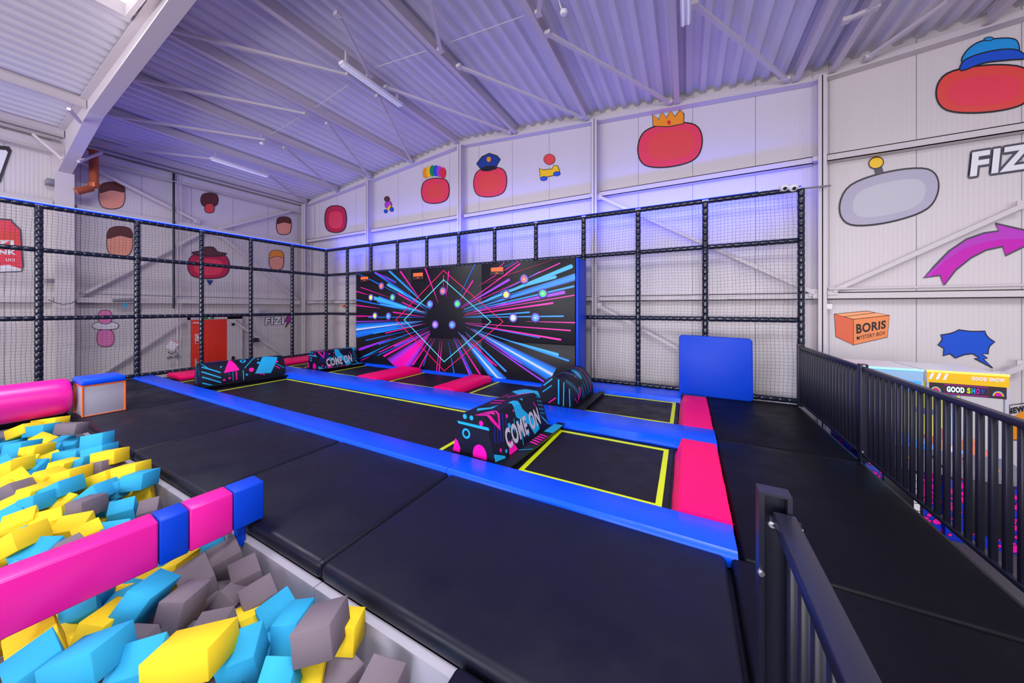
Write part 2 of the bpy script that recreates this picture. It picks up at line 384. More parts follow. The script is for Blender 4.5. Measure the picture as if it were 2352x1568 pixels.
def sticker(name, label, pl, layers, cat='wall sticker', group=None):
    k = MB()
    for i, (pts, m, w) in enumerate(layers):
        l = .002 + .0015*i
        if w is None or w > 0: poly(k, pl.P, pts, m, l)
        if w: stroke(k, pl.P, pts, abs(w), m_black, l+.0008, True if w > 0 or w < 0 else True)
    return tag(k.build(name), label, cat, group)
m_coral = mat('coral sticker', srgb(236, 60, 84), .4)
m_coral2 = mat('orange red sticker', srgb(232, 72, 66), .4)
m_crim = mat('crimson sticker', srgb(196, 28, 70), .4)
m_peach = mat('peach sticker', srgb(238, 158, 130), .4)
m_brown = mat('brown sticker', srgb(96, 44, 38), .4)
m_lil = mat('lilac grey sticker', srgb(176, 170, 192), .4)
m_gold = mat('gold sticker', srgb(245, 150, 20), .4)
m_ysti = mat('yellow sticker', srgb(250, 200, 10), .4)
m_bsti = mat('bright blue sticker', srgb(10, 80, 205), .4)
m_lbl = mat('sky blue sticker', srgb(20, 150, 225), .4)
m_dbl = mat('police blue sticker', srgb(20, 60, 140), .4)
m_grn = mat('green sticker', srgb(10, 140, 80), .4)
m_purp = mat('purple sticker', srgb(185, 55, 190), .4)
m_purd = mat('deep magenta sticker', srgb(196, 20, 176), .4)
m_lpk = mat('light pink sticker', srgb(240, 130, 190), .4)
m_dgr = mat('dark grey sticker', srgb(72, 70, 86), .4)
m_rsti = mat('red sticker', srgb(225, 40, 50), .4)
m_box = mat('cardboard orange sticker', srgb(240, 140, 80), .4)
m_box2 = mat('cardboard light sticker', srgb(250, 165, 110), .4)
m_box3 = mat('cardboard dark sticker', srgb(225, 100, 62), .4)
# the animal and people characters are left out: plain rounded stickers of the same size and colour stand there,
# with the ordinary props (crown, cap, wig, bulb) that go with them
def blob(cx, cy, rx, ry, rot=0):
    return smooth([(cx+math.cos(math.radians(a))*rx*f, cy+math.sin(math.radians(a))*ry*f+math.cos(math.radians(a))*rx*math.tan(math.radians(rot)))
                   for a, f in ((0, 1), (45, 1.1), (90, 1), (135, 1.1), (180, 1), (225, 1.1), (270, 1), (315, 1.1))], 5)
sticker('wall_sticker', 'large coral rounded sticker with an orange crown on the back wall', BK,
        [(blob(1539, 333, 74, 50, -8), m_coral, 3), (blob(1541, 333, 52, 33, -8), m_coral2, None),
         ([(1500, 290), (1499, 262), (1513, 275), (1520, 257), (1531, 271), (1540, 253), (1550, 268), (1562, 252), (1571, 262), (1570, 284), (1536, 291)], m_gold, 2),
         ([(1536, 275), (1542, 281), (1537, 288), (1531, 281)], m_rsti, None)])
sticker('wall_sticker', 'coral rounded sticker with a blue peaked police cap on the back wall', BK,
        [(blob(1126, 418, 38, 34, -5), m_coral, 2), (blob(1126, 420, 26, 22, -5), m_coral2, None),
         ([(1095, 376), (1107, 360), (1124, 352), (1142, 358), (1149, 366), (1141, 379), (1140, 388), (1106, 390)], m_dbl, 2),
         (ell(1122, 387, 18, 6, -8), m_black, None), (ell(1123, 366, 5, 6), m_gold, None)])
sticker('wall_sticker', 'coral rounded sticker under a rainbow curly wig on the back wall', BK,
        [(blob(1000, 438, 32, 29, -4), m_coral, 2), (blob(1000, 440, 21, 18, -4), m_coral2, None)] +
        [(ell(978+i*8, 399-7*math.sin((i+.5)/6*PI)+(0), 7, 13, 0, 14), mm, None) for i, mm in enumerate((m_gold, m_ysti, m_grn, m_bsti, m_purp, m_rsti))])
sticker('wall_sticker', 'plain crimson rounded sticker near the far corner of the back wall', BK,
        [(blob(771, 503, 25, 31), m_crim, 2), (blob(771, 505, 16, 20), m_coral, None)])
sticker('wall_sticker', 'large lilac grey rounded sticker with a yellow light bulb above the magenta arrow', BK,
        [(blob(2042, 452, 114, 58, -13), m_lil, 4), (blob(2042, 455, 84, 38, -13), m_silver, None),
         ([(2008, 388), (2025, 384), (2029, 398), (2012, 402)], m_dgr, 2), (ell(2012, 374, 17, 13, -15), m_ysti, 2.5)])
sticker('wall_sticker', 'very large red rounded sticker under a blue baseball cap high on the right', BK,
        [(blob(2262, 204, 112, 54, -5), m_coral2, 4), (blob(2262, 208, 84, 34, -5), m_coral, None),
         (smooth([(2211, 145), (2219, 118), (2250, 96), (2300, 88), (2333, 92), (2341, 115), (2337, 135), (2270, 140)], 4), m_lbl, 3),
         (smooth([(2207, 163), (2213, 140), (2250, 124), (2300, 114), (2338, 116), (2356, 134), (2320, 138), (2260, 145)], 4), m_bsti, 3),
         (ell(2270, 90, 11, 4, -5), m_lbl, 2)])
sticker('wall_sticker', 'small yellow and blue toy car sticker on the back wall', BK,
        [([(1239, 386), (1247, 390), (1268, 388), (1272, 380), (1281, 381), (1285, 391), (1284, 400), (1262, 405), (1241, 409)], m_ysti, 1.5),
         (ell(1249, 410, 8, 5, -8), m_bsti, 1), (ell(1279, 399, 8, 5, -8), m_bsti, 1), (ell(1262, 366, 13, 12), m_coral2, 1)])
sticker('wall_sticker', 'tiny purple scooter sticker on the back wall', BK,
        [(ell(892, 470, 8, 9), m_purp, 1), (ell(886, 485, 4, 4), m_bsti, 1), (ell(900, 481, 4, 5), m_bsti, 1), ([(888, 480), (896, 470), (899, 473), (893, 484)], m_ysti, None), (ell(889, 457, 6, 6), m_brown, 1)])
sticker('wall_sticker', 'small orange brown rounded sticker high on the left wall', LF,
        [(blob(481, 459, 20, 16), m_brown, 1.5), (blob(481, 478, 11, 11), m_coral2, 1.5)])
sticker('wall_sticker', 'crimson rounded sticker with a maroon brimmed hat behind the left net', LF,
        [(blob(479, 610, 48, 30, 0), m_crim, 2), (blob(479, 613, 34, 19), m_coral, None),
         (smooth([(440, 580), (458, 576), (468, 568), (490, 568), (500, 578), (520, 582), (505, 588), (460, 587)], 4), m_brown, 2),
         ([(474, 643), (489, 644), (486, 648), (482, 655), (477, 648)], m_dbl, 1)])
def two(label, cx, cy, rx, ry, m1, m2, pl=LF):
    sticker('wall_sticker', label, pl, [(blob(cx, cy, rx, ry), m1, 1.6), (smooth([(cx-rx*.95, cy-ry*.25), (cx-rx*.8, cy-ry*.9), (cx, cy-ry*1.08), (cx+rx*.8, cy-ry*.9), (cx+rx*.95, cy-ry*.3), (cx, cy-ry*.45)], 4), m2, 1.2)])
two('large peach sticker with a brown band beside the copper drainpipe', 257, 450, 30, 30, m_peach, m_brown)
two('large peach sticker with a brown band behind the net beneath the drainpipe', 275, 556, 30, 34, m_peach, m_brown)
two('small peach sticker with a brown band near the far corner of the left wall', 652, 519, 17, 20, m_peach, m_brown)
two('small peach sticker with a golden yellow band behind the left net', 635, 598, 17, 22, m_peach, m_gold)
sticker('wall_sticker', 'pink and white rounded sticker on the left wall above the white box', LF,
        [(blob(242, 776, 20, 20), m_lpk, 1.3), (blob(242, 748, 30, 9), m_white, 1.3), (blob(241, 728, 16, 16), m_lpk, 1.3)])
sticker('wall_sticker', 'white speech balloon sticker in the far corner behind the net', LF,
        [(smooth([(717, 737), (722, 727), (732, 724), (740, 730), (741, 742), (737, 748), (738, 758), (730, 750), (720, 748)], 4), m_white, 1.2), (ell(742, 775, 5, 14), m_gold, 1)])
sticker('wall_sticker', 'white sticker with thick dark rounded outline at the left edge', LF,
        [([(-40, 330), (20, 336), (27, 346), (2, 418), (-6, 425), (-60, 425)], m_black, None), ([(-40, 340), (14, 345), (18, 350), (-3, 408), (-60, 412)], m_white, None)])
# text
TXT = {}
def text_geo(s, bold=0.0):
    if (s, bold) in TXT: return TXT[(s, bold)]
    cu = bpy.data.curves.new('t', 'FONT'); cu.body = s; cu.offset = bold; cu.resolution_u = 4; cu.space_character = 1.0+bold*2.6
    ob = bpy.data.objects.new('t', cu); COL.objects.link(ob); bpy.context.view_layer.update()
    me = bpy.data.meshes.new_from_object(ob.evaluated_get(bpy.context.evaluated_depsgraph_get()))
    vs = [(v.co.x, v.co.y) for v in me.vertices]; fs = [tuple(p.vertices) for p in me.polygons]
    bpy.data.objects.remove(ob); bpy.data.meshes.remove(me); bpy.data.curves.remove(cu)
    x0, x1 = min(v[0] for v in vs), max(v[0] for v in vs); y0, y1 = min(v[1] for v in vs), max(v[1] for v in vs)
    vs = [((x-x0)/(x1-x0), (y-y0)/(y1-y0)) for x, y in vs]
    TXT[(s, bold)] = (vs, fs); return vs, fs
def text(k, s, F, quad, m, lift, bold=0.03):   # quad TL TR BR BL in the coordinates F takes
    vs, fs = text_geo(s, bold); (ax, ay), (bx, by), (cx, cy), (dx, dy) = quad; out = []
    for u, t in vs:
        x = (ax*(1-u)+bx*u)*t + (dx*(1-u)+cx*u)*(1-t); y = (ay*(1-u)+by*u)*t + (dy*(1-u)+cy*u)*(1-t)
        out.append(F(x, y, lift))
    k.add(out, fs, m)
# arrow, burst, cardboard box, logos, cans
k = MB()
arrow = [(2121, 638), (2145, 612), (2180, 576), (2220, 549), (2260, 535), (2294, 530), (2286, 513), (2352, 528), (2400, 545), (2352, 566), (2309, 587), (2303, 566), (2265, 574), (2230, 592), (2195, 620), (2167, 656), (2159, 632)]
poly(k, BK.P, arrow, m_purp, .002)
poly(k, BK.P, [(2135, 632), (2175, 596), (2215, 570), (2260, 556), (2303, 549), (2352, 548), (2400, 547), (2352, 566), (2309, 587), (2303, 566), (2265, 574), (2230, 592), (2195, 620), (2167, 656), (2159, 632)], m_purd, .0035)
stroke(k, BK.P, arrow, 4, m_dgr, .005)
tag(k.build('arrow_sticker'), 'curved magenta arrow sticker pointing right on the back wall', 'wall sticker')
def spike(pts, bulge):
    o = []; n = len(pts); cx = sum(p[0] for p in pts)/n; cy = sum(p[1] for p in pts)/n
    for i in range(n):
        a, b = pts[i], pts[(i+1) % n]
        for t in (0, .2, .4, .6, .8):
            x = a[0]*(1-t)+b[0]*t; y = a[1]*(1-t)+b[1]*t; f = bulge*4*t*(1-t)
            o.append((x+(cx-x)*f, y+(cy-y)*f))
    return o
burst = spike([(2154, 791), (2160, 769), (2202, 757), (2262, 760), (2285, 785), (2270, 812)], .10)[:-4] + [(2255, 812), (2268, 823), (2258, 824), (2280, 845), (2238, 823), (2250, 822), (2234, 812), (2215, 814), (2194, 822), (2182, 812), (2166, 817), (2168, 800)]
k = MB(); poly(k, BK.P, burst, m_bsti, .002); stroke(k, BK.P, burst, 2.5, m_black, .0035)
tag(k.build('burst_sticker'), 'blue spiky burst speech sticker above the claw machines', 'wall sticker')
k = MB()
poly(k, BK.P, [(1916, 721), (1990, 714), (2043, 724), (1960, 733)], m_box2, .002); poly(k, BK.P, [(1916, 721), (1960, 733), (1960, 792), (1920, 773)], m_box3, .002)
poly(k, BK.P, [(1960, 733), (2043, 724), (2038, 774), (1960, 792)], m_box, .002)
for L in ([(1916, 721), (1990, 714), (2043, 724), (1960, 733)], [(1916, 721), (1960, 733), (1960, 792), (1920, 773)], [(1960, 733), (2043, 724), (2038, 774), (1960, 792)]): stroke(k, BK.P, L, 1.3, m_black, .0035)
stroke(k, BK.P, [(1938, 727), (2010, 718)], 1.2, m_black, .0035, False)
text(k, 'BORIS', BK.P, [(1966, 744), (2035, 735), (2034, 754), (1967, 767)], m_black, .0038, .035)
text(k, 'MYSTERY BOX', BK.P, [(1967, 772), (2034, 759), (2033, 768), (1968, 781)], m_black, .0038, .012)
tag(k.build('box_sticker'), 'orange cardboard box sticker lettered BORIS MYSTERY BOX', 'wall sticker')
def logo(pl, quad, label, bolt, ow):
    k = MB(); (a, b, c, d) = quad
    g = ow
    for dx, dy in [(g*math.cos(t*PI/6), g*math.sin(t*PI/6)) for t in range(12)]:
        text(k, 'FIZI', pl.P, [(x+dx, y+dy) for x, y in quad], m_dgr, .002+.0001*dx/g, .04)
    text(k, 'FIZI', pl.P, quad, m_white, .0045, .035)
    if bolt: poly(k, pl.P, bolt, m_purd, .0045); stroke(k, pl.P, bolt, 2, m_black, .0055)
    tag(k.build('logo_sticker'), label, 'wall sticker')
logo(BK, [(2233, 350), (2392, 325), (2386, 383), (2227, 406)], 'large white outlined FIZI lettering on the wall at the right edge', None, 5)
logo(LF, [(610, 729), (652, 727), (652, 744), (609, 746)], 'small FIZI logo with magenta lightning bolt behind the left net',
     [(661, 724), (669, 724), (664, 733), (669, 733), (655, 752), (660, 738), (654, 739)], 1.3)
k = MB(); can = [(-30, 506), (-10, 502), (26, 505), (30, 512), (47, 528), (53, 610), (50, 622), (-30, 626)]
poly(k, LF.P, can, m_coral, .002); poly(k, LF.P, [(-30, 530), (38, 532), (44, 570), (-30, 572)], m_coral2, .003)
stroke(k, LF.P, can, 4, m_dgr, .0035)
text(k, 'FIZI', LF.P, [(-44, 550), (32, 552), (32, 566), (-44, 564)], m_white, .005, .06); text(k, 'DRINK', LF.P, [(-50, 572), (38, 574), (38, 585), (-50, 583)], m_white, .005, .06)
text(k, 'LICI', LF.P, [(13, 593), (34, 594), (34, 600), (13, 599)], m_white, .005, .03)
poly(k, LF.P, [(-30, 612), (20, 608), (50, 618), (48, 622), (-30, 625)], m_white, .004)
tag(k.build('can_sticker'), 'big red and pink drink can sticker at the left edge behind the net', 'wall sticker')
k = MB(); can = [(731, 584), (750, 583), (754, 588), (754, 650), (750, 654), (732, 654), (729, 648), (729, 590)]
poly(k, LF.P, can, m_grn, .002); stroke(k, LF.P, can, 1.5, m_black, .003); poly(k, LF.P, ell(739, 597, 8, 8), m_rsti, .003)
text(k, 'FIZI', LF.P, [(732, 610), (752, 610), (752, 620), (732, 620)], m_white, .004, .05); text(k, 'DRINK', LF.P, [(732, 622), (752, 622), (752, 627), (732, 627)], m_white, .004, .03)
poly(k, LF.P, [(731, 637), (753, 637), (753, 646), (731, 646)], m_rsti, .0035)
tag(k.build('can_sticker'), 'small green drink can sticker in the far corner behind the net', 'wall sticker')
k = MB(); poly(k, BK.P, [(2322, 1010), (2322, 962), (2400, 905), (2400, 1010)], m_gold, .002)
stroke(k, BK.P, [(2322, 1010), (2318, 930), (2358, 925), (2400, 985), (2400, 1010)], 2.5, m_black, .0035)
text(k, 'NEW', BK.P, [(2312, 938), (2352, 931), (2354, 944), (2314, 952)], m_black, .005, .05)
tag(k.build('box_sticker'), 'orange box sticker lettered NEW behind the claw machine', 'wall sticker')
# door sign, exit sign, paper
k = MB(); F = Pl(onX, -14.395, (1, 0, 0)).P
poly(k, F, [(448, 767), (460, 767), (460, 789), (448, 789)], m_white, .002); stroke(k, F, ell(454, 775, 4.5, 5), 1.3, m_rsti, .003); poly(k, F, [(449, 783), (459, 783), (459, 788), (449, 788)], m_rsti, .003)
tag(k.build('door_notice'), 'white notice with a red ring on the red door', 'sign')
k = MB(); F = Pl(onX, -14.37, (1, 0, 0)).P
poly(k, F, [(467, 727), (492, 726), (492, 732), (467, 733)], m_grn, .002); poly(k, F, [(479, 727.5), (483, 727.5), (483, 731.5), (479, 731.5)], m_white, .003)
tag(k.build('exit_sign'), 'small green exit sign above the red door', 'sign')
k = MB(); F = Pl(onX, -14.2, (1, 0, 0)).P
q = [(394, 779), (413, 788), (397, 806), (380, 797)]; poly(k, F, q, m_white, .01); poly(k, F, [(x, y) for x, y in q][::-1], m_white, .006); stroke(k, F, [(395, 781), (411, 789)], 1.5, m_rsti, .012, False)
tag(k.build('paper_notice'), 'tilted white paper notice hung on the left wall behind the net', 'paper')
k = MB(); pts = [onX(*p, -14.2) for p in ((386, 808), (395, 813), (405, 806), (409, 816), (398, 822), (390, 818))]
k.tube(pts, .012, m_rail); k.box(tuple(onX(383, 825, -14.25)), tuple(onX(393, 818, -14.25)+Vector((.06, 0, 0))), m_grey)
k.box(tuple(onX(402, 822, -14.25)), tuple(onX(411, 814, -14.25)+Vector((.06, 0, 0))), m_grey)
tag(k.build('tangled_cables'), 'tangle of dark cables with two sockets under the tilted paper', 'cable')
# ------------------------------------------------------------------ roof lights
def fluor(pa, pb, label):
    a, b = onroof(*pa, .38), onroof(*pb, .38); x = (a.x+b.x)/2; z = (a.z+b.z)/2; y0, y1 = sorted((a.y, b.y))
    t = thing('ceiling_light', label, 'light fixture', (x, (y0+y1)/2, z))
    k = MB(); k.box((x-.07, y0, z), (x+.07, y1, z+.06), m_white); k.build('housing', t, .008)
    for ya in (y0+.1, y1-.14):
        k = MB(); k.box((x-.02, ya, z+.06), (x+.02, ya+.04, roofz(x)-.05), m_steel); k.build('bracket', t)
    mt = mat('unlit tube with added glow', (.8, .82, .9), .3, emit=(.8, .8, 1), es=.25)  # faint emission put in, though the tubes are off
    for s in (-1, 1):
        k = MB(); k.tube([(x+s*.035, y0+.03, z-.02), (x+s*.035, y1-.03, z-.02)], .013, mt, 8); k.build('tube', t)
fluor((782, 146), (922, 244), 'white twin tube ceiling light in the middle of the roof')
fluor((482, 366), (618, 405), 'white twin tube ceiling light low over the left net')
fluor((1574, -40), (1576, 58), 'white twin tube ceiling light at the top edge right of centre')
for px, py, lb in ((1295, 31, 'small white round detector on a cable under the roof at the top edge'), (602, 331, 'small white round detector under the roof near the left light')):
    p = onroof(px, py, .3); t = thing('ceiling_detector', lb, 'detector', p)
    k = MB(); k.tube([p+Vector((0, 0, .03)), p, p-Vector((0, 0, .02))], [.06, .06, .035], m_white, 14); k.build('body', t)
    k = MB(); k.tube([p+Vector((0, 0, .03)), p+Vector((-.05, .02, .12)), (p.x-.1, p.y+.02, roofz(p.x))], .012, m_white); k.build('cable', t)
# ------------------------------------------------------------------ nets
def sleeve(k, p, q, r=.055, seg=.135, m=m_navy):
    p, q = Vector(p), Vector(q); L = (q-p).length; n = max(1, round(L/seg)); pts = []; rr = []
    for i in range(n):
        for t, f in ((0.0, .80), (.05, .95), (.25, 1.0), (.75, 1.0), (.95, .95), (1.0, .80)):
            pts.append(p+(q-p)*((i+t*.999)/n)); rr.append(r*f)
    k.tube(pts, rr, m, 12)
def netmesh(k, P0, A, a0, a1, z0, z1, cell, r, seed):
    rnd = random.Random(seed); na = int((a1-a0)/cell); nz = int((z1-z0)/cell); nrm = Vector((A.y, -A.x, 0)); pt = {}
    for i in range(na+1):
        w = rnd.uniform(-.010, .010)
        for j in range(nz+1):
            da = .008*math.sin(j*.31+i*.05)+w+rnd.uniform(-.004, .004); dz = .012*math.sin(i*.23+j*.07)+rnd.uniform(-.004, .004)
            edge = 0 if i in (0, na) or j in (0, nz) else 1
            pt[i, j] = P0 + A*(a0+(a1-a0)*i/na+da*edge) + Vector((0, 0, z0+(z1-z0)*j/nz+dz*edge))
    def strand(ps, side):
        o = [Vector((0, 0, 1))*r, nrm*r*.9, -nrm*r*.9] if side else [A*r, nrm*r*.9-A*r*.5, -nrm*r*.9-A*r*.5]
        if side: o = [Vector((0, 0, r)), nrm*r*.9-Vector((0, 0, r*.5)), -nrm*r*.9-Vector((0, 0, r*.5))]
        vs = [p+d for p in ps for d in o]
        k.add(vs, [(3*i+c, 3*i+(c+1) % 3, 3*i+3+(c+1) % 3, 3*i+3+c) for i in range(len(ps)-1) for c in range(3)], m_twine)
    for i in range(na+1): strand([pt[i, j] for j in range(nz+1)], False)
    for j in range(nz+1): strand([pt[i, j] for i in range(na+1)], True)
NY, NX, ZT = 7.72, -12.1, 3.9
LV = [.05, 1.52, 2.97]
bn = thing('safety_net', 'tall black safety net along the back wall with padded navy posts', 'safety net', (-5, NY, 0))
postx = [-10.86, -9.6, -8.34, -7.08, -5.86, -4.64, -3.41, -2.17, -.95, .33, 1.83]
for x in postx:
    k = MB(); sleeve(k, (x, NY, 0), (x, NY, ZT+(.0))); k.build('post', bn)
xs = [NX] + postx
for z in LV + [ZT]:
    k = MB()
    for a, b in zip(xs, xs[1:]): sleeve(k, (a+.055, NY, z), (b-.055, NY, z), .05)
    k.build('rail', bn)
k = MB(); netmesh(k, Vector((0, NY, 0)), Vector((1, 0, 0)), NX, 1.83, .05, ZT, .062, .0020, 3); k.build('net', bn)
k = MB(); k.box((NX, NY+.005, ZT+.052), (1.2, NY+.035, ZT+.066), m_led); k.box((1.62, NY+.005, ZT+.052), (1.83, NY+.035, ZT+.066), m_led); k.build('led_strip', bn)
k = MB(); k.box((NX, NY-.03, ZT+.045), (1.2, NY+.045, ZT+.053), m_led2); k.box((1.62, NY-.03, ZT+.045), (1.83, NY+.045, ZT+.053), m_led2); k.build('led_spill_strip', bn)  # added strip, stands in for the sleeve lit blue
k = MB(); k.tube([(1.83, NY, ZT), (2.28, NY+.18, ZT+.04)], .016, m_grey); k.build('stay_rod', bn)
ln = thing('safety_net', 'black safety net along the left side with glowing blue top rail', 'safety net', (NX, 3, 0))
posty = [-1.2, .1, 1.44, 2.85, 4.08, 5.27, 6.5, 7.72]
for y in posty:
    k = MB(); sleeve(k, (NX, y, 0), (NX, y, ZT), .06 if y < 3 else .055); k.build('post', ln)
for z in LV + [ZT]:
    k = MB()
    for a, b in zip(posty, posty[1:]): sleeve(k, (NX, a+.055, z), (NX, b-.055, z), .05)
    k.build('rail', ln)
k = MB(); netmesh(k, Vector((NX, 0, 0)), Vector((0, 1, 0)), -1.2, NY, .05, ZT, .062, .0021, 5); k.build('net', ln)
k = MB(); k.box((NX-.015, -1.2, ZT+.052), (NX+.035, NY, ZT+.072), m_led); k.build('led_strip', ln)
k = MB(); k.box((NX-.045, -1.2, ZT+.03), (NX+.058, NY, ZT+.053), m_led2); k.build('led_spill_strip', ln)  # same added strip for the blue-lit sleeve of the left rail
# cameras on the corner of the back net
for i, (px, lb) in enumerate(((1801, 'left white dome camera on the right corner of the back net'), (1822, 'right white dome camera on the right corner of the back net'))):
    c = onY(px, 431, NY-.03); t = thing('security_camera', lb, 'camera', c)
    k = MB(); k.tube([c+Vector((0, 0, d)) for d in (-.07, -.06, -.03, 0, .03, .05)], [.02, .045, .07, .078, .075, .05], m_white, 18); k.build('housing', t)
    k = MB(); q = c+Vector((.0, -.062, -.03)); k.tube([q, q+Vector((0, -.015, -.01)), q+Vector((0, -.022, -.014))], [.03, .027, .01], m_black, 14); k.build('lens', t)
# ------------------------------------------------------------------ platform, mats
PE = 1.36   # pit edge
k = MB()
k.box((-12.25, PE+.03, -1), (1.85, 7.85, -.10), m_matd); k.box((-1.0, -3, -1), (1.85, PE+.03, -.16), m_matd); k.box((-12.25, -3, -1), (-9.2, PE+.03, -.1), m_matd)
tag(k.build('raised_platform'), 'black raised platform carrying the mats and trampolines', 'platform')
def matpad(x0, x1, y0, y1, label, z0=-.10, z1=0.0, name='floor_mat', m=m_mat, bevel=.03, group=None, cat='mat'):
    g = .004
    return tag(box(name, (x0+g, y0+g, z0), (x1-g, y1-g, z1), m, bevel=bevel, seg=3), label, cat, group)
MX = [(-12.1, -10.4, 'black mat beside the left net, farthest from the camera'), (-10.4, -8.35, 'black mat running behind the white box with orange edges'),
      (-8.35, -5.95, 'black mat right of the white box beside the far pit edge'), (-5.95, -4.01, 'black mat left of the pink and blue balance beam end'),
      (-4.01, -2.21, 'black mat under the end of the balance beam'), (-2.21, .25, 'large glossy black mat in the foreground beside the pit')]
for a, b, lb in MX: matpad(a, b, PE, 2.775, lb, -.125, bevel=.04)
matpad(-12.1, -9.2, -3, PE, 'black mat behind the big pink roll by the left net')
matpad(-1.03, .25, -1.5, PE-.01, 'lower black mat at the bottom edge right of the pit', -.16, -.05)
matpad(.27, 1.76, -1.5, 2.78, 'black walkway mat nearest the camera beside the railing', m=m_walk)
matpad(.34, 1.76, 2.78, 5.14, 'black walkway mat in the middle beside the railing', m=m_walk)
matpad(.34, 1.76, 5.14, 7.66, 'black walkway mat in front of the leaning blue pad', m=m_walk)
# pit walls and floor
k = MB()
k.box((-9.2, PE-.035, -1), (-2.215, PE+.02, -.13), m_greyv); k.box((-2.205, PE-.035, -1), (-1.03, PE+.02, -.13), m_greyv)
k.box((-9.22, -3, -1), (-9.14, PE, -.11), m_greyv); k.box((-1.05, -3, -1), (-1.0, PE-.055, -.17), m_greyv); k.box((-9.2, -3, -.99), (-1, PE, -.93), m_greyv)
tag(k.build('foam_pit_wall'), 'pale grey vinyl wall lining the foam pit', 'pit wall')
# ------------------------------------------------------------------ trampolines
m_frame = mat('black trampoline skirt', (0.006, 0.005, 0.009), .6)
def tramp(x0, x1, y0, y1, label, bx0=None, bx1=None):
    t = thing('trampoline', label, 'trampoline', ((x0+x1)/2, (y0+y1)/2, -.1))
    k = MB(); k.box(((bx0 or x0-.3), y0-.3, -.10), ((bx1 or x1+.3), y1+.3, -.065), m_frame); k.build('skirt', t)
    k = MB(); k.box((x0-.05, y0-.05, -.064), (x1+.05, y1+.05, -.05), m_bed); k.build('bed', t)
    k = MB(); w = .055
    for a, b in (((x0, y0), (x1, y0+w)), ((x0, y1-w), (x1, y1)), ((x0, y0+w), (x0+w, y1-w)), ((x1-w, y0+w), (x1, y1-w))):
        k.box((*a, -.0495), (*b, -.046), m_yel)
    k.build('tape_line', t)
tramp(-10.8, -10.1, 3.18, 4.62, 'small trampoline beside the left pink pad in the front row', -11.2, -9.72)
tramp(-8.9, -2.72, 3.165, 4.66, 'long trampoline in the middle of the front row', -9.7, -2.3)
tramp(-1.65, -.2, 3.225, 4.6, 'trampoline at the right end of the front row', -2.28, -.02)
tramp(-10.8, -10.1, 5.64, 6.9, 'small trampoline beside the left pink pad in the back row', -11.2, -9.72)
tramp(-8.8, -7.28, 5.64, 6.98, 'back row trampoline left of both pink dividers', -9.7, -7.3)
tramp(-6.42, -4.84, 5.64, 6.98, 'back row trampoline between the two pink dividers', -7.1, -4.8)
tramp(-4.04, -2.6, 5.64, 6.98, 'back row trampoline right of both pink dividers', -4.6, -2.3)
tramp(-1.62, -.18, 5.64, 6.94, 'trampoline at the right end of the back row', -2.28, -.02)
# ------------------------------------------------------------------ blue and pink pads
def strip(name, prof, x0, x1, m, label, cat='pad', n=14, wob=.006, seed=1, group=None):
    rnd = random.Random(seed); k = MB(); N = len(prof); vs = []
    for i in range(n+1):
        x = x0+(x1-x0)*i/n
        for y, z in prof: vs.append((x, y+(rnd.uniform(-wob, wob) if 0 < i < n else 0), z+(rnd.uniform(-wob, wob)*.7 if z > -.05 and 0 < i < n else 0)))
    fs = [(i*N+j, i*N+(j+1) % N, (i+1)*N+(j+1) % N, (i+1)*N+j) for i in range(n) for j in range(N)]
    k.add(vs, fs, m, False); k.add(vs[:N], [tuple(range(N))[::-1]], m); k.add(vs[-N:], [tuple(range(N))], m)
    o = k.build(name); me = o.data
    bm = bmesh.new(); bm.from_mesh(me); bmesh.ops.remove_doubles(bm, verts=bm.verts, dist=1e-5); bmesh.ops.recalc_face_normals(bm, faces=bm.faces); bm.to_mesh(me); bm.free()
    me.polygons.foreach_set('use_smooth', [True]*len(me.polygons)); me.set_sharp_from_angle(angle=math.radians(40))
    return tag(o, label, cat, group)
fp = [(2.76, -.08), (2.745, -.03), (2.75, .015), (2.775, .04), (3.09, .04), (3.12, .02), (3.13, -.05)]
strip('edge_pad', fp, -12.0, -2.256, m_blue, 'long blue edge pad in front of the long trampoline', n=10, wob=.003, seed=2)
strip('edge_pad', fp, -2.25, .315, m_blue, 'blue edge pad in front of the right trampoline, nearest the camera', n=4, wob=.003, seed=3)
mp = [(4.71, -.06), (4.70, -.04), (4.77, .04), (4.81, .05), (5.36, .05), (5.39, .03), (5.40, -.05)]
strip('divider_pad', mp, -11.3, .335, m_blue, 'long blue divider pad between the front and back trampoline rows', n=60, wob=.008, seed=4)
bp = [(6.87, -.06), (6.87, -.05), (6.93, .0), (6.985, .01), (6.99, -.1)]
strip('edge_pad', bp, -9.6, -2.0, m_blue, 'blue edge pad at the foot of the neon wall', n=30, wob=.006, seed=5)
bp = [(6.96, -.06), (6.97, -.05), (7.0, .025), (7.12, .04), (7.60, .03), (7.62, -.1)]
strip('edge_pad', bp, -1.9, -.10, m_blue, 'wrinkled blue edge pad under the net left of the leaning blue pad', n=16, wob=.012, seed=6)
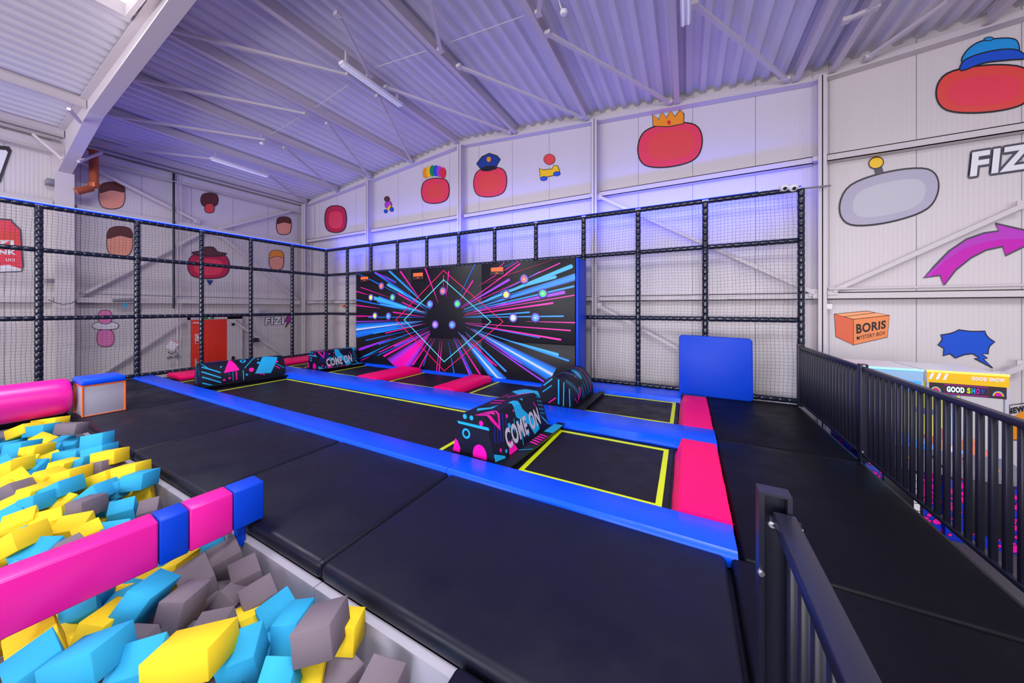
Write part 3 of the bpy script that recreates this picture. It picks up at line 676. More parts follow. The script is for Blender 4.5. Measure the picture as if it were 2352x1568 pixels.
def ypad(x0, x1, y0, y1, label, slopeL=.1, slopeR=.0, zt=.06, cut=.0, seed=1):
    # a pad lying along Y: flat top, slanted long sides, one cut corner
    k = MB(); b = .12
    prof = [(x0-.0, -.06), (x0+.01, -.02), (x0+slopeL, zt), (x1-slopeR-.01, zt), (x1, zt-.015-(.04 if slopeR else 0)), (x1, -.07)]
    n = 8; N = len(prof); vs = []; rnd = random.Random(seed)
    for i in range(n+1):
        y = y0+(y1-y0)*i/n
        for j, (x, z) in enumerate(prof):
            yy = y
            if i == n and j in (0, 1) and cut: yy = y1-cut
            vs.append((x+rnd.uniform(-.003, .003), yy, z+rnd.uniform(-.003, .003)))
    fs = [(i*N+j, (i+1)*N+j, (i+1)*N+(j+1) % N, i*N+(j+1) % N) for i in range(n) for j in range(N)]
    k.add(vs, fs, m_pink, True); k.add(vs[:N], [tuple(range(N))], m_pink); k.add(vs[-N:], [tuple(range(N))[::-1]], m_pink)
    o = k.build('divider_pad'); me = o.data
    bm = bmesh.new(); bm.from_mesh(me); bmesh.ops.remove_doubles(bm, verts=bm.verts, dist=1e-5); bmesh.ops.recalc_face_normals(bm, faces=bm.faces)
    bmesh.ops.bevel(bm, geom=[e for e in bm.edges if len(e.link_faces) == 2 and e.calc_face_angle(0) > .4], offset=.012, segments=2, affect='EDGES', clamp_overlap=True)
    bm.to_mesh(me); bm.free(); me.polygons.foreach_set('use_smooth', [True]*len(me.polygons)); me.set_sharp_from_angle(angle=math.radians(50))
    return tag(o, label, 'pad')
ypad(-.125, .325, 3.10, 4.80, 'hot pink pad at the right of the front trampoline, nearest the walkway', .07, 0, .055, .3, 1)
ypad(-.115, .33, 5.38, 7.2, 'hot pink pad in front of the leaning blue pad', .07, 0, .055, .3, 2)
ypad(-7.25, -6.48, 5.38, 6.85, 'left hot pink divider pad in front of the neon wall', .08, .05, .08, 0, 3)
ypad(-4.82, -4.2, 5.38, 6.85, 'right hot pink divider pad in front of the neon wall', .08, .05, .08, 0, 4)
ypad(-12.03, -11.15, 3.35, 4.7, 'hot pink pad along the left net in the front row', .08, .35, .05, 0, 5)
ypad(-12.03, -11.15, 5.58, 7.5, 'hot pink pad along the left net in the back row', .08, .35, .05, 0, 6)
# leaning blue square pad
k = MB(); x0, x1, y, c = -.14, 1.09, 7.5, .04
pr = [(x0+c, 0), (x1-c, -.0), (x1, c), (x1, 1.16-c), (x1-c, 1.16), (x0+c, 1.19), (x0, 1.19-c), (x0, c)]
k.prism(pr, lambda a, b: (a, 7.47+b*.08, b+.0), lambda a, b: (a, 7.54+b*.08, b+.0), m_blued)
tag(k.build('crash_pad', None, .012), 'large square blue pad leaning against the back net', 'pad')
# ------------------------------------------------------------------ neon wall with interactive targets
MY = 7.0
nw = thing('target_wall', 'padded black wall with neon light streaks and glowing round targets', 'interactive wall', (-6.1, MY, 0))
xe = [-9.42, -7.02, -4.585, -2.156]
for i in range(3):
    for z0, z1 in ((.0, .92), (.923, 2.852)):
        k = MB(); k.box((xe[i]+.002, MY, z0), (xe[i+1]-.002, MY+.2, z1), m_matd); k.build('panel', nw, .008)
k = MB(); k.box((-2.152, MY+.02, .0), (-2.09, NY-.07, 2.84), m_blued); k.build('side_pad', nw, .01)
k = MB(); k.box((xe[0]+.01, MY+.2, .0), (-2.16, NY-.07, 2.83), m_blued); k.build('backing', nw)
def glow_mat():
    m = bpy.data.materials.new('neon print'); m.use_nodes = True; b = m.node_tree.nodes['Principled BSDF']
    a = m.node_tree.nodes.new('ShaderNodeVertexColor'); a.layer_name = 'Col'
    m.node_tree.links.new(a.outputs['Color'], b.inputs['Base Color']); b.inputs['Roughness'].default_value = .35
    return m
z5 = lambda x, y: (700+x/3.3357, 480+y/3.3357)
C5 = {'P': (.95, .0, .42), 'B': (.0, .16, .85), 'L': (.05, .48, .80), 'C': (.01, .30, .85), 'V': (.36, .03, .78), 'K': (.006, .006, .010), 'W': (.8, .84, 1), 'R': (.9, .0, .12), 'T': (.1, .75, .85)}
pv, pf, pc = [], [], []; layer = [0]
def clampw(p): return Vector((min(max(p.x, xe[0]), xe[3]), p.y, min(max(p.z, .005), 2.848)))
def pr_quad(pts, cols):
    layer[0] += 1; l = .0015+.00006*layer[0]
    o = len(pv)
    for x, y in pts:
        p = onY(*z5(x, y), MY); p = clampw(p); p.y = MY-l; pv.append(tuple(p))
    pf.append(tuple(range(o, o+len(pts)))); pc.extend(cols)
def lerp(a, b, t): return tuple(a[i]*(1-t)+b[i]*t for i in range(3))
def streak(x0, y0, x1, y1, w, c, grad=False):
    dx, dy = x1-x0, y1-y0; l = math.hypot(dx, dy); nx, ny = -dy/l, dx/l; K = C5['K']; c1 = C5[c]; mid = lerp(K, c1, .55)
    w0 = w*.18
    # head fades in from the centre, tail has a rounded end
    xm, ym = x0+dx*.35, y0+dy*.35; wm = w*.55
    pr_quad([(x0+nx*w0/2, y0+ny*w0/2), (x0-nx*w0/2, y0-ny*w0/2), (xm-nx*wm/2, ym-ny*wm/2), (xm+nx*wm/2, ym+ny*wm/2)], [mid, mid, c1, c1])
    tail = [(xm+nx*wm/2, ym+ny*wm/2), (xm-nx*wm/2, ym-ny*wm/2)]
    a = math.atan2(dy, dx)
    for t in range(-90, 91, 30):
        tail.append((x1+math.cos(a+math.radians(t))*w/2, y1+math.sin(a+math.radians(t))*w/2))
    pr_quad(tail, [c1]*len(tail))
def beamglow(x0, y0, x1, y1, w, cs=('K', 'B', 'C', 'W', 'C', 'B', 'K'), ts=(-.5, -.33, -.12, 0, .12, .33, .5)):
    dx, dy = x1-x0, y1-y0; l = math.hypot(dx, dy); nx, ny = -dy/l, dx/l; n = 10
    for i in range(n):
        f0, f1 = i/n, (i+1)/n
        for j in range(len(cs)-1):
            q = []; col = []
            for f, jj in ((f0, j), (f1, j), (f1, j+1), (f0, j+1)):
                ww = w*(.06+.94*f); t = ts[jj]
                q.append((x0+dx*f+nx*ww*t, y0+dy*f+ny*ww*t)); col.append(lerp(C5['K'], C5[cs[jj]], min(1, .25+f*1.6)))
            layer[0] -= 1; pr_quad(q, col)
    layer[0] += 1
beamglow(905, 858, 395, 925, 110); beamglow(1175, 940, 1510, 1330, 110); beamglow(1275, 915, 1900, 1270, 130)
beamglow(960, 950, 700, 1215, 210, ('K', 'V', 'P', 'P', 'P', 'V', 'K')); beamglow(1235, 780, 2075, 520, 60, ('K', 'B', 'C', 'C', 'C', 'B', 'K')); beamglow(930, 800, 560, 690, 60, ('K', 'B', 'T', 'T', 'T', 'B', 'K'))
beamglow(900, 860, 395, 960, 60, ('K', 'B', 'B', 'C', 'B', 'B', 'K'))
for s_ in '''960 770 400 490 8 B;950 760 540 490 12 B;900 710 650 470 24 C;965 765 640 580 22 L;890 700 735 480 12 P;700 570 540 480 16 V;900 790 520 678 28 L
660 680 430 600 6 P;940 790 580 730 12 L;940 780 760 640 10 B;890 750 720 650 12 P;500 660 395 630 8 P;940 810 395 695 10 B;580 760 395 737 9 P;930 800 750 715 8 P
915 825 680 790 10 P;560 820 395 820 10 P;930 828 490 828 9 B;700 855 395 862 8 V;850 890 400 965 10 B;900 880 530 950 14 C;930 875 620 950 8 P;800 930 470 1005 8 B
665 990 420 1075 20 V;960 900 570 1035 9 B;950 915 575 1095 8 P;960 930 690 1050 12 V;650 1035 450 1130 10 C;960 935 610 1125 16 P;960 940 560 1120 7 B;500 1130 430 1160 6 P
590 1085 400 1150 7 B;1000 990 880 1215 9 P;970 990 830 1190 13 P;980 990 910 1200 6 B;1055 1005 1030 1240 9 P;1040 1000 1010 1240 7 P;1100 1010 1145 1255 8 B;1140 985 1265 1265 17 V
1165 985 1350 1275 12 P;1150 980 1285 1270 8 B;1210 960 1500 1270 12 C;1200 960 1470 1200 8 P;1230 940 1540 1240 15 C;1240 900 1660 1180 13 V;1360 1000 1830 1320 14 V
1540 1000 1935 1115 26 L;1300 920 2020 1160 15 C;1230 875 1960 1000 14 P;1240 880 1800 985 8 B;1230 870 2035 930 10 P;1700 860 2070 870 9 P;1230 830 1980 820 12 C;1210 830 1720 790 12 C
1220 815 1900 720 14 P;1230 805 1540 725 12 P;1300 780 1985 638 26 V;1230 800 2065 660 8 P;1210 790 2060 592 16 C;1220 770 2040 440 32 L;1500 640 1920 520 24 L;1200 760 1955 415 8 P
1220 765 2070 500 8 C;1200 755 1565 542 20 V;1200 750 1650 420 10 P;1330 590 1640 400 9 P;1420 510 1530 408 8 P;1180 720 1290 550 10 P;1180 680 1305 425 8 B;1025 720 925 450 12 P
1065 620 1065 510 6 P;1085 680 1105 480 8 P;1230 780 1800 480 6 B;1350 580 1930 370 5 R;1450 480 1620 400 8 B;1240 960 1440 1190 7 P;600 500 700 560 8 B;420 495 600 590 10 B;1500 1090 1760 1240 8 B'''.replace('\n', ';').split(';'):
    a = s_.split(); streak(*map(float, a[:5]), a[5])
def ring(pts, w, c):
    n = len(pts); cx = sum(p[0] for p in pts)/n; cy = sum(p[1] for p in pts)/n
    o = pts; i_ = [(x+(cx-x)*w/math.hypot(cx-x, cy-y)*1.4, y+(cy-y)*w/math.hypot(cx-x, cy-y)*1.4) for x, y in pts]
    for j in range(n): layer[0] -= 1; pr_quad([o[j], o[(j+1) % n], i_[(j+1) % n], i_[j]], [C5[c]]*4)
    layer[0] += 2
ring([(1065, 467), (1525, 862), (1070, 1243), (698, 848)], 5.5, 'R'); ring([(1066, 537), (1432, 862), (1070, 1173), (760, 848)], 6, 'T')
me = bpy.data.meshes.new('neon_print'); me.from_pydata(pv, [], pf); me.materials.append(glow_mat())
ca = me.color_attributes.new('Col', 'FLOAT_COLOR', 'POINT')
for i, c in enumerate(pc): ca.data[i].color = (*c, 1)
o = bpy.data.objects.new('neon_print', me); COL.objects.link(o); o.parent = nw; o.matrix_parent_inverse = Matrix.Translation(nw.location).inverted()
tcol = {'r': (1, .13, .06), 'y': (.9, .85, .05), 'g': (.03, .9, .12), 'b': (.08, .35, 1), 'w': (.6, .65, 1), 'p': (.5, .2, .9)}
for i, (x, y, c) in enumerate(((592, 590, 'r'), (512, 677, 'y'), (678, 677, 'g'), (543, 817, 'y'), (646, 820, 'b'), (1062, 629, 'r'), (963, 729, 'b'), (1173, 726, 'g'),
                               (1003, 885, 'p'), (1133, 887, 'b'), (1683, 538, 'r'), (1547, 656, 'y'), (1827, 647, 'g'), (1600, 833, 'w'), (1770, 832, 'b'))):
    c0 = onY(*z5(x, y), MY); F = lambda r, t, l: (c0.x+r*math.cos(t), MY-l, c0.z+r*math.sin(t)); k = MB(); n = 28
    mp_ = mat('purple target rim', srgb(92, 60, 160), .35); mb_ = mat('blue target ring', (.12, .25, .8), .3, emit=(.2, .3, 1), es=.12)
    mg = mat('target glow '+c, tcol[c], .3, emit=tcol[c], es=.12); mw = mat('target core '+c, lerp(tcol[c], (1, 1, 1), .4), .3, emit=lerp(tcol[c], (1, 1, 1), .35), es=.22)
    rr = [(.118, 0, mp_), (.116, .020, mp_), (.086, .026, mp_), (.070, .028, mb_), (.026, .030, mg), (.0, .031, mw)]
    for (r0, l0, _), (r1, l1, m1) in zip(rr, rr[1:]):
        vs = [F(r, 2*PI*j/n, l+.006) for r, l in ((r0, l0), (r1, l1)) for j in range(n)]
        k.add(vs, [(j, (j+1) % n, n+(j+1) % n, n+j) for j in range(n)], m1, True)
    t_ = k.build('target', nw); t_['label'] = {'r': 'red', 'y': 'yellow', 'g': 'green', 'b': 'blue', 'w': 'pale blue', 'p': 'violet'}[c]+' glowing round target'
m_disp = mat('red led digits', (.9, .1, .03), .4, emit=(1, .12, .03), es=.9)
for x, y, w, h in ((463, 537, 60, 42), (873, 513, 78, 56), (1478, 475, 100, 66)):
    a = onY(*z5(x-w/2, y+h/2), MY); b = onY(*z5(x+w/2, y-h/2), MY); k = MB(); k.box((a.x, MY-.03, a.z), (b.x, MY-.004, b.z), m_brown)
    d = k.build('score_display', nw, .004); k = MB(); W_, H_ = b.x-a.x, b.z-a.z
    k.box((a.x+W_*.05, MY-.033, a.z+H_*.48), (b.x-W_*.05, MY-.031, b.z-H_*.06), m_disp); k.box((a.x+W_*.05, MY-.033, a.z+H_*.1), (b.x-W_*.05, MY-.031, a.z+H_*.38), m_black)
    for j in range(6): k.box((a.x+W_*(.09+.14*j), MY-.035, a.z+H_*.56), (a.x+W_*(.17+.14*j), MY-.0335, b.z-H_*.16), m_orange)
    k.box((a.x+W_*.4, MY-.035, a.z+H_*.2), (a.x+W_*.6, MY-.0335, a.z+H_*.28), m_disp)
    k.build('digits', d)
# ------------------------------------------------------------------ soft obstacles
def obstacle(name, label, loc, rot, L, prof, design, rs=None, skirt=(.42, .10)):
    # prof: cross-section (x, z) going from right foot over the top to the left foot; length along local +Y
    t = thing(name, label, 'soft obstacle', loc); R = Matrix.Rotation(rot, 3, 'Z'); O = Vector(loc)
    W3 = lambda x, y, z: O + R @ Vector((x, y, z))
    cum = [0]
    for a, b in zip(prof, prof[1:]): cum.append(cum[-1]+math.hypot(b[0]-a[0], b[1]-a[1]))
    T = cum[-1]
    def at(u, v, l):     # u along Y 0..1, v around the section 0..1 starting at the right foot
        v = min(max(v, 0), 1)*T; u = min(max(u, 0), 1)
        i = 0
        while i < len(prof)-2 and cum[i+1] < v: i += 1
        f = (v-cum[i])/(cum[i+1]-cum[i]); a, b = prof[i], prof[i+1]
        dx, dz = (b[0]-a[0]), (b[1]-a[1]); n = math.hypot(dx, dz)
        return W3(a[0]+dx*f+dz/n*l, u*L, a[1]+dz*f-dx/n*l)
    k = MB(); n = len(prof)
    vs = [W3(x, y, z) for y in (0, L) for x, z in prof]
    k.add(vs, [(j, j+1, n+j+1, n+j) for j in range(n-1)], m_mat, len(prof) > 6); k.add(vs[:n], [tuple(range(n))[::-1]], m_mat); k.add(vs[n:], [tuple(range(n))], m_mat)
    k.add([vs[0], vs[n-1], vs[2*n-1], vs[n]], [(0, 1, 2, 3)], m_mat)
    body = k.build('body', t)
    bm = bmesh.new(); bm.from_mesh(body.data); bmesh.ops.remove_doubles(bm, verts=bm.verts, dist=1e-5); bmesh.ops.recalc_face_normals(bm, faces=bm.faces); bm.to_mesh(body.data); bm.free()
    body.data.set_sharp_from_angle(angle=math.radians(35))
    # print laid over the surface, cut fine enough to follow it
    k = MB(); bm = bmesh.new(); li = 0; brk = [c/T for c in cum]
    def put(pts, m, F, cut):
        nonlocal li; li += 1; b = bmesh.new(); f = b.faces.new([b.verts.new((x, y, 0)) for x, y in pts])
        bmesh.ops.triangulate(b, faces=b.faces)
        if cut:
            for v in brk[1:-1]:
                bmesh.ops.bisect_plane(b, geom=list(b.verts)+list(b.edges)+list(b.faces), plane_co=(0, v, 0), plane_no=(0, 1, 0))
        b.verts.index_update(); k.add([F(v.co.x, v.co.y, (.0012+.00007*li)) for v in b.verts], [tuple(v.index for v in f.verts) for f in b.faces], m); b.free()
    def line(a, b, w, asp):
        dx, dy = (b[0]-a[0])*asp, b[1]-a[1]; l = math.hypot(dx, dy); nx, ny = -dy/l*w/2/asp, dx/l*w/2
        ex, ey = dx/l*w/2/asp, dy/l*w/2
        return [(a[0]+nx, a[1]+ny), (a[0]-nx, a[1]-ny), (b[0]-nx, b[1]-ny), (b[0]-nx*.5+ex, b[1]-ny*.5+ey), (b[0]+nx*.5+ex, b[1]+ny*.5+ey), (b[0]+nx, b[1]+ny)]
    design(put, line, at, W3, T, L)
    k.build('printed_pattern', t)
    # skirt mat round the foot
    k = MB(); sx, sz = skirt; hw = prof[0][0]; 
    k.box((-hw-.10, -.06, -.06), (hw+.12, L+.06, .0), m_matd, lambda v: W3(*v))
    k.box((hw+.06, -.08, -.05), (hw+.17, L+.1, .045), m_matd, lambda v: W3(v.x+(.04 if v.z > 0 else 0), v.y, v.z))
    k.tube([W3(-hw-.12, -.08, .0), W3(hw+.12, -.08, .0)], .022, m_rail, 8)
    k.build('skirt_mat', t, 0)
    return t
# trapezoid section: v from right foot; side to .39, top to .61, other side to 1
TZ = [(.33, 0), (.315, .03), (.18, .47), (.155, .505), (-.155, .505), (-.18, .47), (-.315, .03), (-.33, 0)]
def des_come(end_sign):
    def d(put, line, at, W3, T, L):
        asp = L/T; S = .49/T*1.0  # side share of v
        sd = .36
        def Ls(rows, m):
            for a, b, c, e, w in rows: put(line((a, b*sd), (c, e*sd), w, asp), m, at, True)
        put([(.0, .02), (.02, .02), (.14, .0), (.0, .22*sd)][0:4], m_cyan, at, True)
        Ls([(.13, .98, .05, .45, .008), (.17, 1.0, .09, .40, .008), (.21, 1.02, .13, .38, .008), (.25, .98, .17, .36, .008), (.29, .9, .21, .36, .008)], m_bluep)
        put([(.0, 1.35*sd), (.17, 1.18*sd), (.20, 1.0*sd), (.16, .62*sd), (.06, .95*sd)], m_pinkp, at, True)
        put([(.03, 1.27*sd), (.15, 1.14*sd), (.175, 1.02*sd), (.155, .75*sd), (.09, 1.0*sd)], m_black, at, True)
        put([(.05, 1.22*sd), (.14, 1.12*sd), (.15, 1.0*sd), (.10, 1.08*sd)], m_pinkp, at, True)
        put([(.44, 1.2*sd), (.53, 1.2*sd), (.58, .82*sd), (.80, .25*sd), (.80, .10*sd), (.68, .05*sd), (.62, .38*sd), (.44, .72*sd)], m_cyan, at, True)
        put([(.82, 1.75*sd), (.98, 1.5*sd), (.97, .85*sd), (.86, 1.15*sd), (.74, 1.38*sd)], m_cyan, at, True)
        put([(.16, 1.60*sd), (.24, 1.38*sd), (.34, 1.30*sd), (.22, 1.28*sd), (.1, 1.5*sd)], m_cyan, at, True)
        Ls([(.36, 1.6, .40, 1.35, .02), (.44, 1.65, .48, 1.4, .02), (.60, 1.5, .88, 1.2, .012), (.56, 1.65, .68, 1.6, .008), (.80, .85, .84, .70, .01)], m_pinkp)
        Ls([(.40, .72, .36, .40, .010), (.46, .62, .42, .2, .010), (.50, .52, .44, .0, .010), (.90, .35, .99, .08, .012), (.88, .42, .97, .18, .006)], m_cyan)
        put([(.20, 0.0), (.34, .0), (.30, .22*sd), (.24, .30*sd)], m_pinkp, at, True)
        put([(.0, .16*sd), (.01, .22*sd), (.14, .05*sd), (.13, .0)], m_cyan, at, True)
        for cx, cy, r, m in ((.30, .86*sd, .018, m_pinkp), (.30, .62*sd, .024, m_cyan), (.36, .5*sd, .016, m_cyan), (.57, .16*sd, .018, m_cyan), (.10, .22*sd, .016, m_pinkp), (.17, .13*sd, .016, m_cyan), (.62, 1.08*sd, .016, m_cyan), (.42, .9*sd, .012, m_pinkp)):
            put([(cx+r/asp*math.cos(t*PI/6), cy+r*math.sin(t*PI/6)) for t in range(12)], m, at, True)
        for i in range(4):
            for j in range(5):
                cx, cy = .90+.03*i, (.95-.12*j-.03*i)*sd
                if cx < .99: put([(cx+.009/asp*math.cos(t*PI/4), cy+.009*math.sin(t*PI/4)) for t in range(8)], m_cyan, at, True)
        # letters
        vs, fs = text_geo('COME ON', .06); kk = []
        for f in fs:
            pass
        TX.append((at, .20, .85, .12*sd, .60*sd))
        # front face
        E = lambda x, y, l: W3(x, -l, y)
        circ = lambda cx, cy, r, n=18: [(cx+r*math.cos(2*PI*t/n), cy+r*math.sin(2*PI*t/n)) for t in range(n)]
        put([(-.225, .37), (-.235, .40), (.225, .40), (.235, .365)][::1], m_cyan, E, False)
        put(circ(-.10, .27, .062), m_cyan, E, False); put(circ(-.10, .27, .036), m_mat, E, False)
        put([(.0, .02)]+[(.10+.10*math.cos(a), .06+.12*math.sin(a)) for a in [math.radians(x) for x in range(-20, 200, 15)]], m_pinkp, E, False)
        put([(-.31, .02), (-.20, .02), (-.19, .08), (-.23, .16), (-.27, .18)], m_pinkp, E, False)
        put(circ(-.12, .47, .03), m_cyan, E, False); put(circ(-.02, .47, .028), m_cyan, E, False); put(circ(.12, .43, .03), m_pinkp, E, False)
    return d
TX = []
def come_on(label, loc, rot, L):
    TX.clear(); t = obstacle('soft_obstacle', label, loc, rot, L, TZ, des_come(1))
    at, u0, u1, v0, v1 = TX[0]; k = MB()
    text(k, 'COME ON', lambda x, y, l: at(x, y, l), [(u0, v1), (u1, v1+.03), (u1, v0+.03), (u0, v0)], m_silver, .0052, .04)
    k.build('lettering', t)
    k = MB(); sx = .33+.12
    R = Matrix.Rotation(rot, 3, 'Z'); O = Vector(loc); G = lambda x, y, l: O+R@Vector((sx+x, y, .049+l))
    poly(k, G, [(-.04, .75*L), (.09, .75*L), (.10, 1.0*L), (-.03, 1.0*L)], m_cyan, .001)
    for i in range(5): poly(k, G, [(-.04, (.45+.05*i)*L), (.08, (.43+.05*i)*L), (.08, (.455+.05*i)*L), (-.04, (.475+.05*i)*L)], m_pinkp, .001)
    poly(k, G, [(-.04, .25*L), (.09, .33*L), (.09, .345*L), (-.04, .265*L)], m_cyan, .001); k.build('skirt_print', t)
come_on('large black soft block lettered COME ON between the near trampolines', (-2.22, 3.20, -.02), math.radians(-3), 1.42)
come_on('small distant black soft block lettered COME ON left of the neon wall', (-9.5, 5.66, -.02), math.radians(-5), 1.2)
HC = [(.33*math.cos(math.radians(a))*1.0, .04+.50*math.sin(math.radians(a))) for a in range(0, 181, 12)]; HC = [(.33, 0)] + HC + [(-.33, 0)]
def des_round(kind):
    def d(put, line, at, W3, T, L):
        asp = L/T; E = lambda x, y, l: W3(x, -l, y); V = lambda rows, m: [put(line((a, b), (c, e), w, asp), m, at, True) for a, b, c, e, w in rows]
        ci = lambda cx, cy, r, m, F=at: put([(cx+r/asp*math.cos(t*PI/8), cy+r*math.sin(t*PI/8)) for t in range(16)], m, F, True)
        def fl(a, b, w, m):
            dx, dy = b[0]-a[0], b[1]-a[1]; l = math.hypot(dx, dy); nx, ny = -dy/l*w/2, dx/l*w/2
            put([(a[0]+nx, a[1]+ny), (a[0]-nx, a[1]-ny), (b[0]-nx, b[1]-ny), (b[0]+nx, b[1]+ny)], m, E, False)
        if kind == 0:
            V([(.05, .36, .30, .12, .012), (.09, .38, .34, .14, .010), (.30, .50, .50, .30, .008), (.34, .52, .55, .32, .008), (.68, .62, .74, .05, .008), (.72, .62, .78, .06, .008), (.86, .70, .92, .10, .008), (.44, .20, .46, .05, .010), (.50, .22, .52, .05, .010), (.60, .25, .64, .06, .01), (.9, .3, .97, .15, .008), (.2, .72, .5, .60, .01), (.1, .66, .35, .6, .008)], m_cyan)
            V([(.10, .12, .22, .03, .010), (.80, .66, .86, .05, .006), (.83, .68, .88, .07, .005), (.25, .58, .32, .56, .008), (.35, .46, .37, .44, .008), (.40, .46, .42, .44, .008), (.42, .36, .44, .34, .008), (.47, .37, .49, .35, .008), (.52, .38, .54, .36, .008), (.6, .8, .95, .6, .02)], m_pinkp)
            put([(.60+.045*math.cos(t*PI/8)*1.3, .38+.10*math.sin(t*PI/8)) for t in range(16)], m_cyan, at, True)
            put([(.35, .22), (.41, .20), (.34, .08)], m_pinkp, at, True); put([(.26, .16), (.31, .10), (.24, .05)], m_pinkp, at, True)
            fl((-.22, .36), (-.05, .50), .022, m_cyan); fl((-.24, .24), (-.06, .38), .02, m_cyan); fl((.07, .50), (.07, .06), .026, m_cyan); fl((.17, .46), (.16, .04), .02, m_cyan); fl((-.12, .06), (.02, .17), .02, m_pinkp); fl((.27, .36), (.28, .04), .016, m_cyan)
        else:
            V([(.02, .36, .20, .22, .022), (.01, .27, .20, .13, .022), (.01, .18, .20, .05, .022), (.01, .08, .14, .0, .022), (.02, .45, .08, .32, .012)], m_cyan)
            V([(.08+.04*i, .46, .18+.045*i, .66, .012) for i in range(5)], m_bluep)
            put([(.24, .20), (.34, .50), (.42, .22)], m_pinkp, at, True)
            put([(.76, .52), (.93, .40), (.80, .09), (.60, .12)], m_cyan, at, True); put([(.44, .66), (.60, .70), (.74, .58), (.70, .48)], m_cyan, at, True)
            ci(.48, .40, .045, m_cyan); ci(.48, .40, .024, m_mat); ci(.56, .20, .038, m_pinkp); ci(.66, .32, .024, m_cyan); ci(.90, .30, .020, m_pinkp); ci(.22, .32, .015, m_cyan); ci(.63, .44, .012, m_cyan); ci(.67, .41, .014, m_cyan); ci(.36, .62, .02, m_cyan)
            ci(.24, .08, .018, m_pinkp); ci(.30, .10, .018, m_pinkp); ci(.50, .12, .018, m_cyan); ci(.30, .17, .014, m_bluep)
            V([(.48, .24, .66, .50, .013), (.50, .46, .58, .60, .013), (.53, .46, .62, .60, .013), (.38, .05, .38, .20, .016), (.46, .04, .46, .2, .014), (.34, .04, .34, .2, .007), (.84, .30, .98, .16, .01), (.85, .62, .99, .46, .012)], m_cyan)
            V([(.38, .05, .38, .20, .017), (.64, .12, .72, .08, .012), (.86, .22, .92, .16, .014)], m_pinkp)
            for i in range(4):
                for j in range(4): ci(.84+.04*i, .58+.05*j-.02*i, .011, m_cyan)
            fl((-.17, .46), (-.17, .03), .022, m_cyan); fl((-.11, .48), (-.11, .03), .016, m_cyan); fl((-.06, .12), (.02, .02), .018, m_pinkp); fl((.04, .42), (.18, .24), .02, m_cyan)
    return d
obstacle('soft_obstacle', 'half round black soft block with cyan lines beside the right end of the neon wall', (-2.07, 5.52, -.02), math.radians(-2), 1.25, HC, des_round(0))
HC2 = [(.31*math.cos(math.radians(a)), .06+.45*math.sin(math.radians(a))) for a in range(0, 181, 12)]; HC2 = [(.31, 0)] + HC2 + [(-.31, 0)]
obstacle('soft_obstacle', 'long round topped soft block with blue and pink shapes, left of the long trampoline', (-9.74, 3.22, -.02), math.radians(-8), 1.62, HC2, des_round(1))
# ------------------------------------------------------------------ pit equipment
# balance beam
O = Vector((-3.17, 1.44, 0)); ang = math.radians(-3.5)
bb = thing('balance_beam', 'pink and blue padded balance beam reaching across the foam pit', 'balance beam', (-3.17, 1.44, .02))
Rb = Matrix.Rotation(ang, 3, 'Z'); fn = lambda v: O + Rb @ Vector(v)
for y0, y1, m, lb in ((0, -.205, m_blued, 'blue padded section'), (-.205, -.455, m_mag, 'pink padded section'), (-.455, -.605, m_blued, 'blue padded section'), (-.605, -2.2, m_mag, 'long pink padded section')):
    k = MB(); k.box((-.09, y1+.002, .02), (.10, y0-.002, .325), m, fn); o = k.build('padded_section', bb, .012); o['label'] = lb
k = MB(); k.box((-.04, -.16, -.16), (.03, -.10, .03), m_blued, fn); k.build('leg', bb, .006)
# big pink roll
rl = thing('foam_roll', 'big shiny pink padded roll lying across the far end of the pit', 'roll', (-8.98, 0, 0))
k = MB(); c = Vector((-8.99, 0, .305)); ys = [1.36, 1.355, 1.33, 1.29, 1.2] + [1.2-.2*i for i in range(1, 21)]; rr = [.20, .25, .275, .285, .288] + [.288]*20
k.tube([(c.x, y, c.z) for y in ys], rr, m_mag, 40); k.build('roll_body', rl)
# box with orange edges
bx = thing('foam_block', 'white padded box with orange edges and blue top beside the pink roll', 'padded box', (-8.74, 1.63, 0))
k = MB(); k.box((-8.99, 1.41, 0), (-8.49, 1.86, .49), m_greyv); k.build('body', bx, .008)
k = MB(); e = .012
for X in (-8.99, -8.49):
    for Y in (1.41, 1.86): k.tube([(X, Y, 0.005), (X, Y, .49)], e, m_orange, 6)
    k.tube([(X, 1.41, .49), (X, 1.86, .49)], e, m_orange, 6); k.tube([(X, 1.41, .008), (X, 1.86, .008)], e*.6, m_orange, 6)
for Y in (1.41, 1.86): k.tube([(-8.99, Y, .49), (-8.49, Y, .49)], e, m_orange, 6)
k.build('piping', bx)
k = MB(); k.box((-9.03, 1.39, .50), (-8.46, 1.87, .60), m_blue); k.build('top_pad', bx, .03, 3)
# foam blocks
m_fy = mat('yellow foam', srgb(240, 206, 40), .75, bump=.05, bscale=60, spec=.2); m_fb = mat('cyan blue foam', srgb(48, 164, 210), .75, bump=.05, bscale=60, spec=.2); m_fg = mat('grey foam', srgb(118, 106, 116), .8, bump=.08, bscale=80, spec=.15)
FM = {'Y': m_fy, 'B': m_fb, 'G': m_fg}; CN = {'Y': 'yellow', 'B': 'blue', 'G': 'grey'}
rf = random.Random(11)
def foam_mesh(m, sx, sy, sz, shear):
    k = MB(); k.box((-sx/2, -sy/2, -sz/2), (sx/2, sy/2, sz/2), m, lambda v: Vector((v.x+shear*v.z, v.y+shear*.6*v.x, v.z)))
    return k
FMESH = {}
for c in 'YBG':
    for j in range(4):
        k = foam_mesh(FM[c], .29+.03*rf.random(), .19+.02*rf.random(), .18+.03*rf.random(), (0, .12, .3, -.22)[j]); o = k.build('tmp', None, .004, 1)
        FMESH[c, j] = o.data; bpy.data.objects.remove(o)
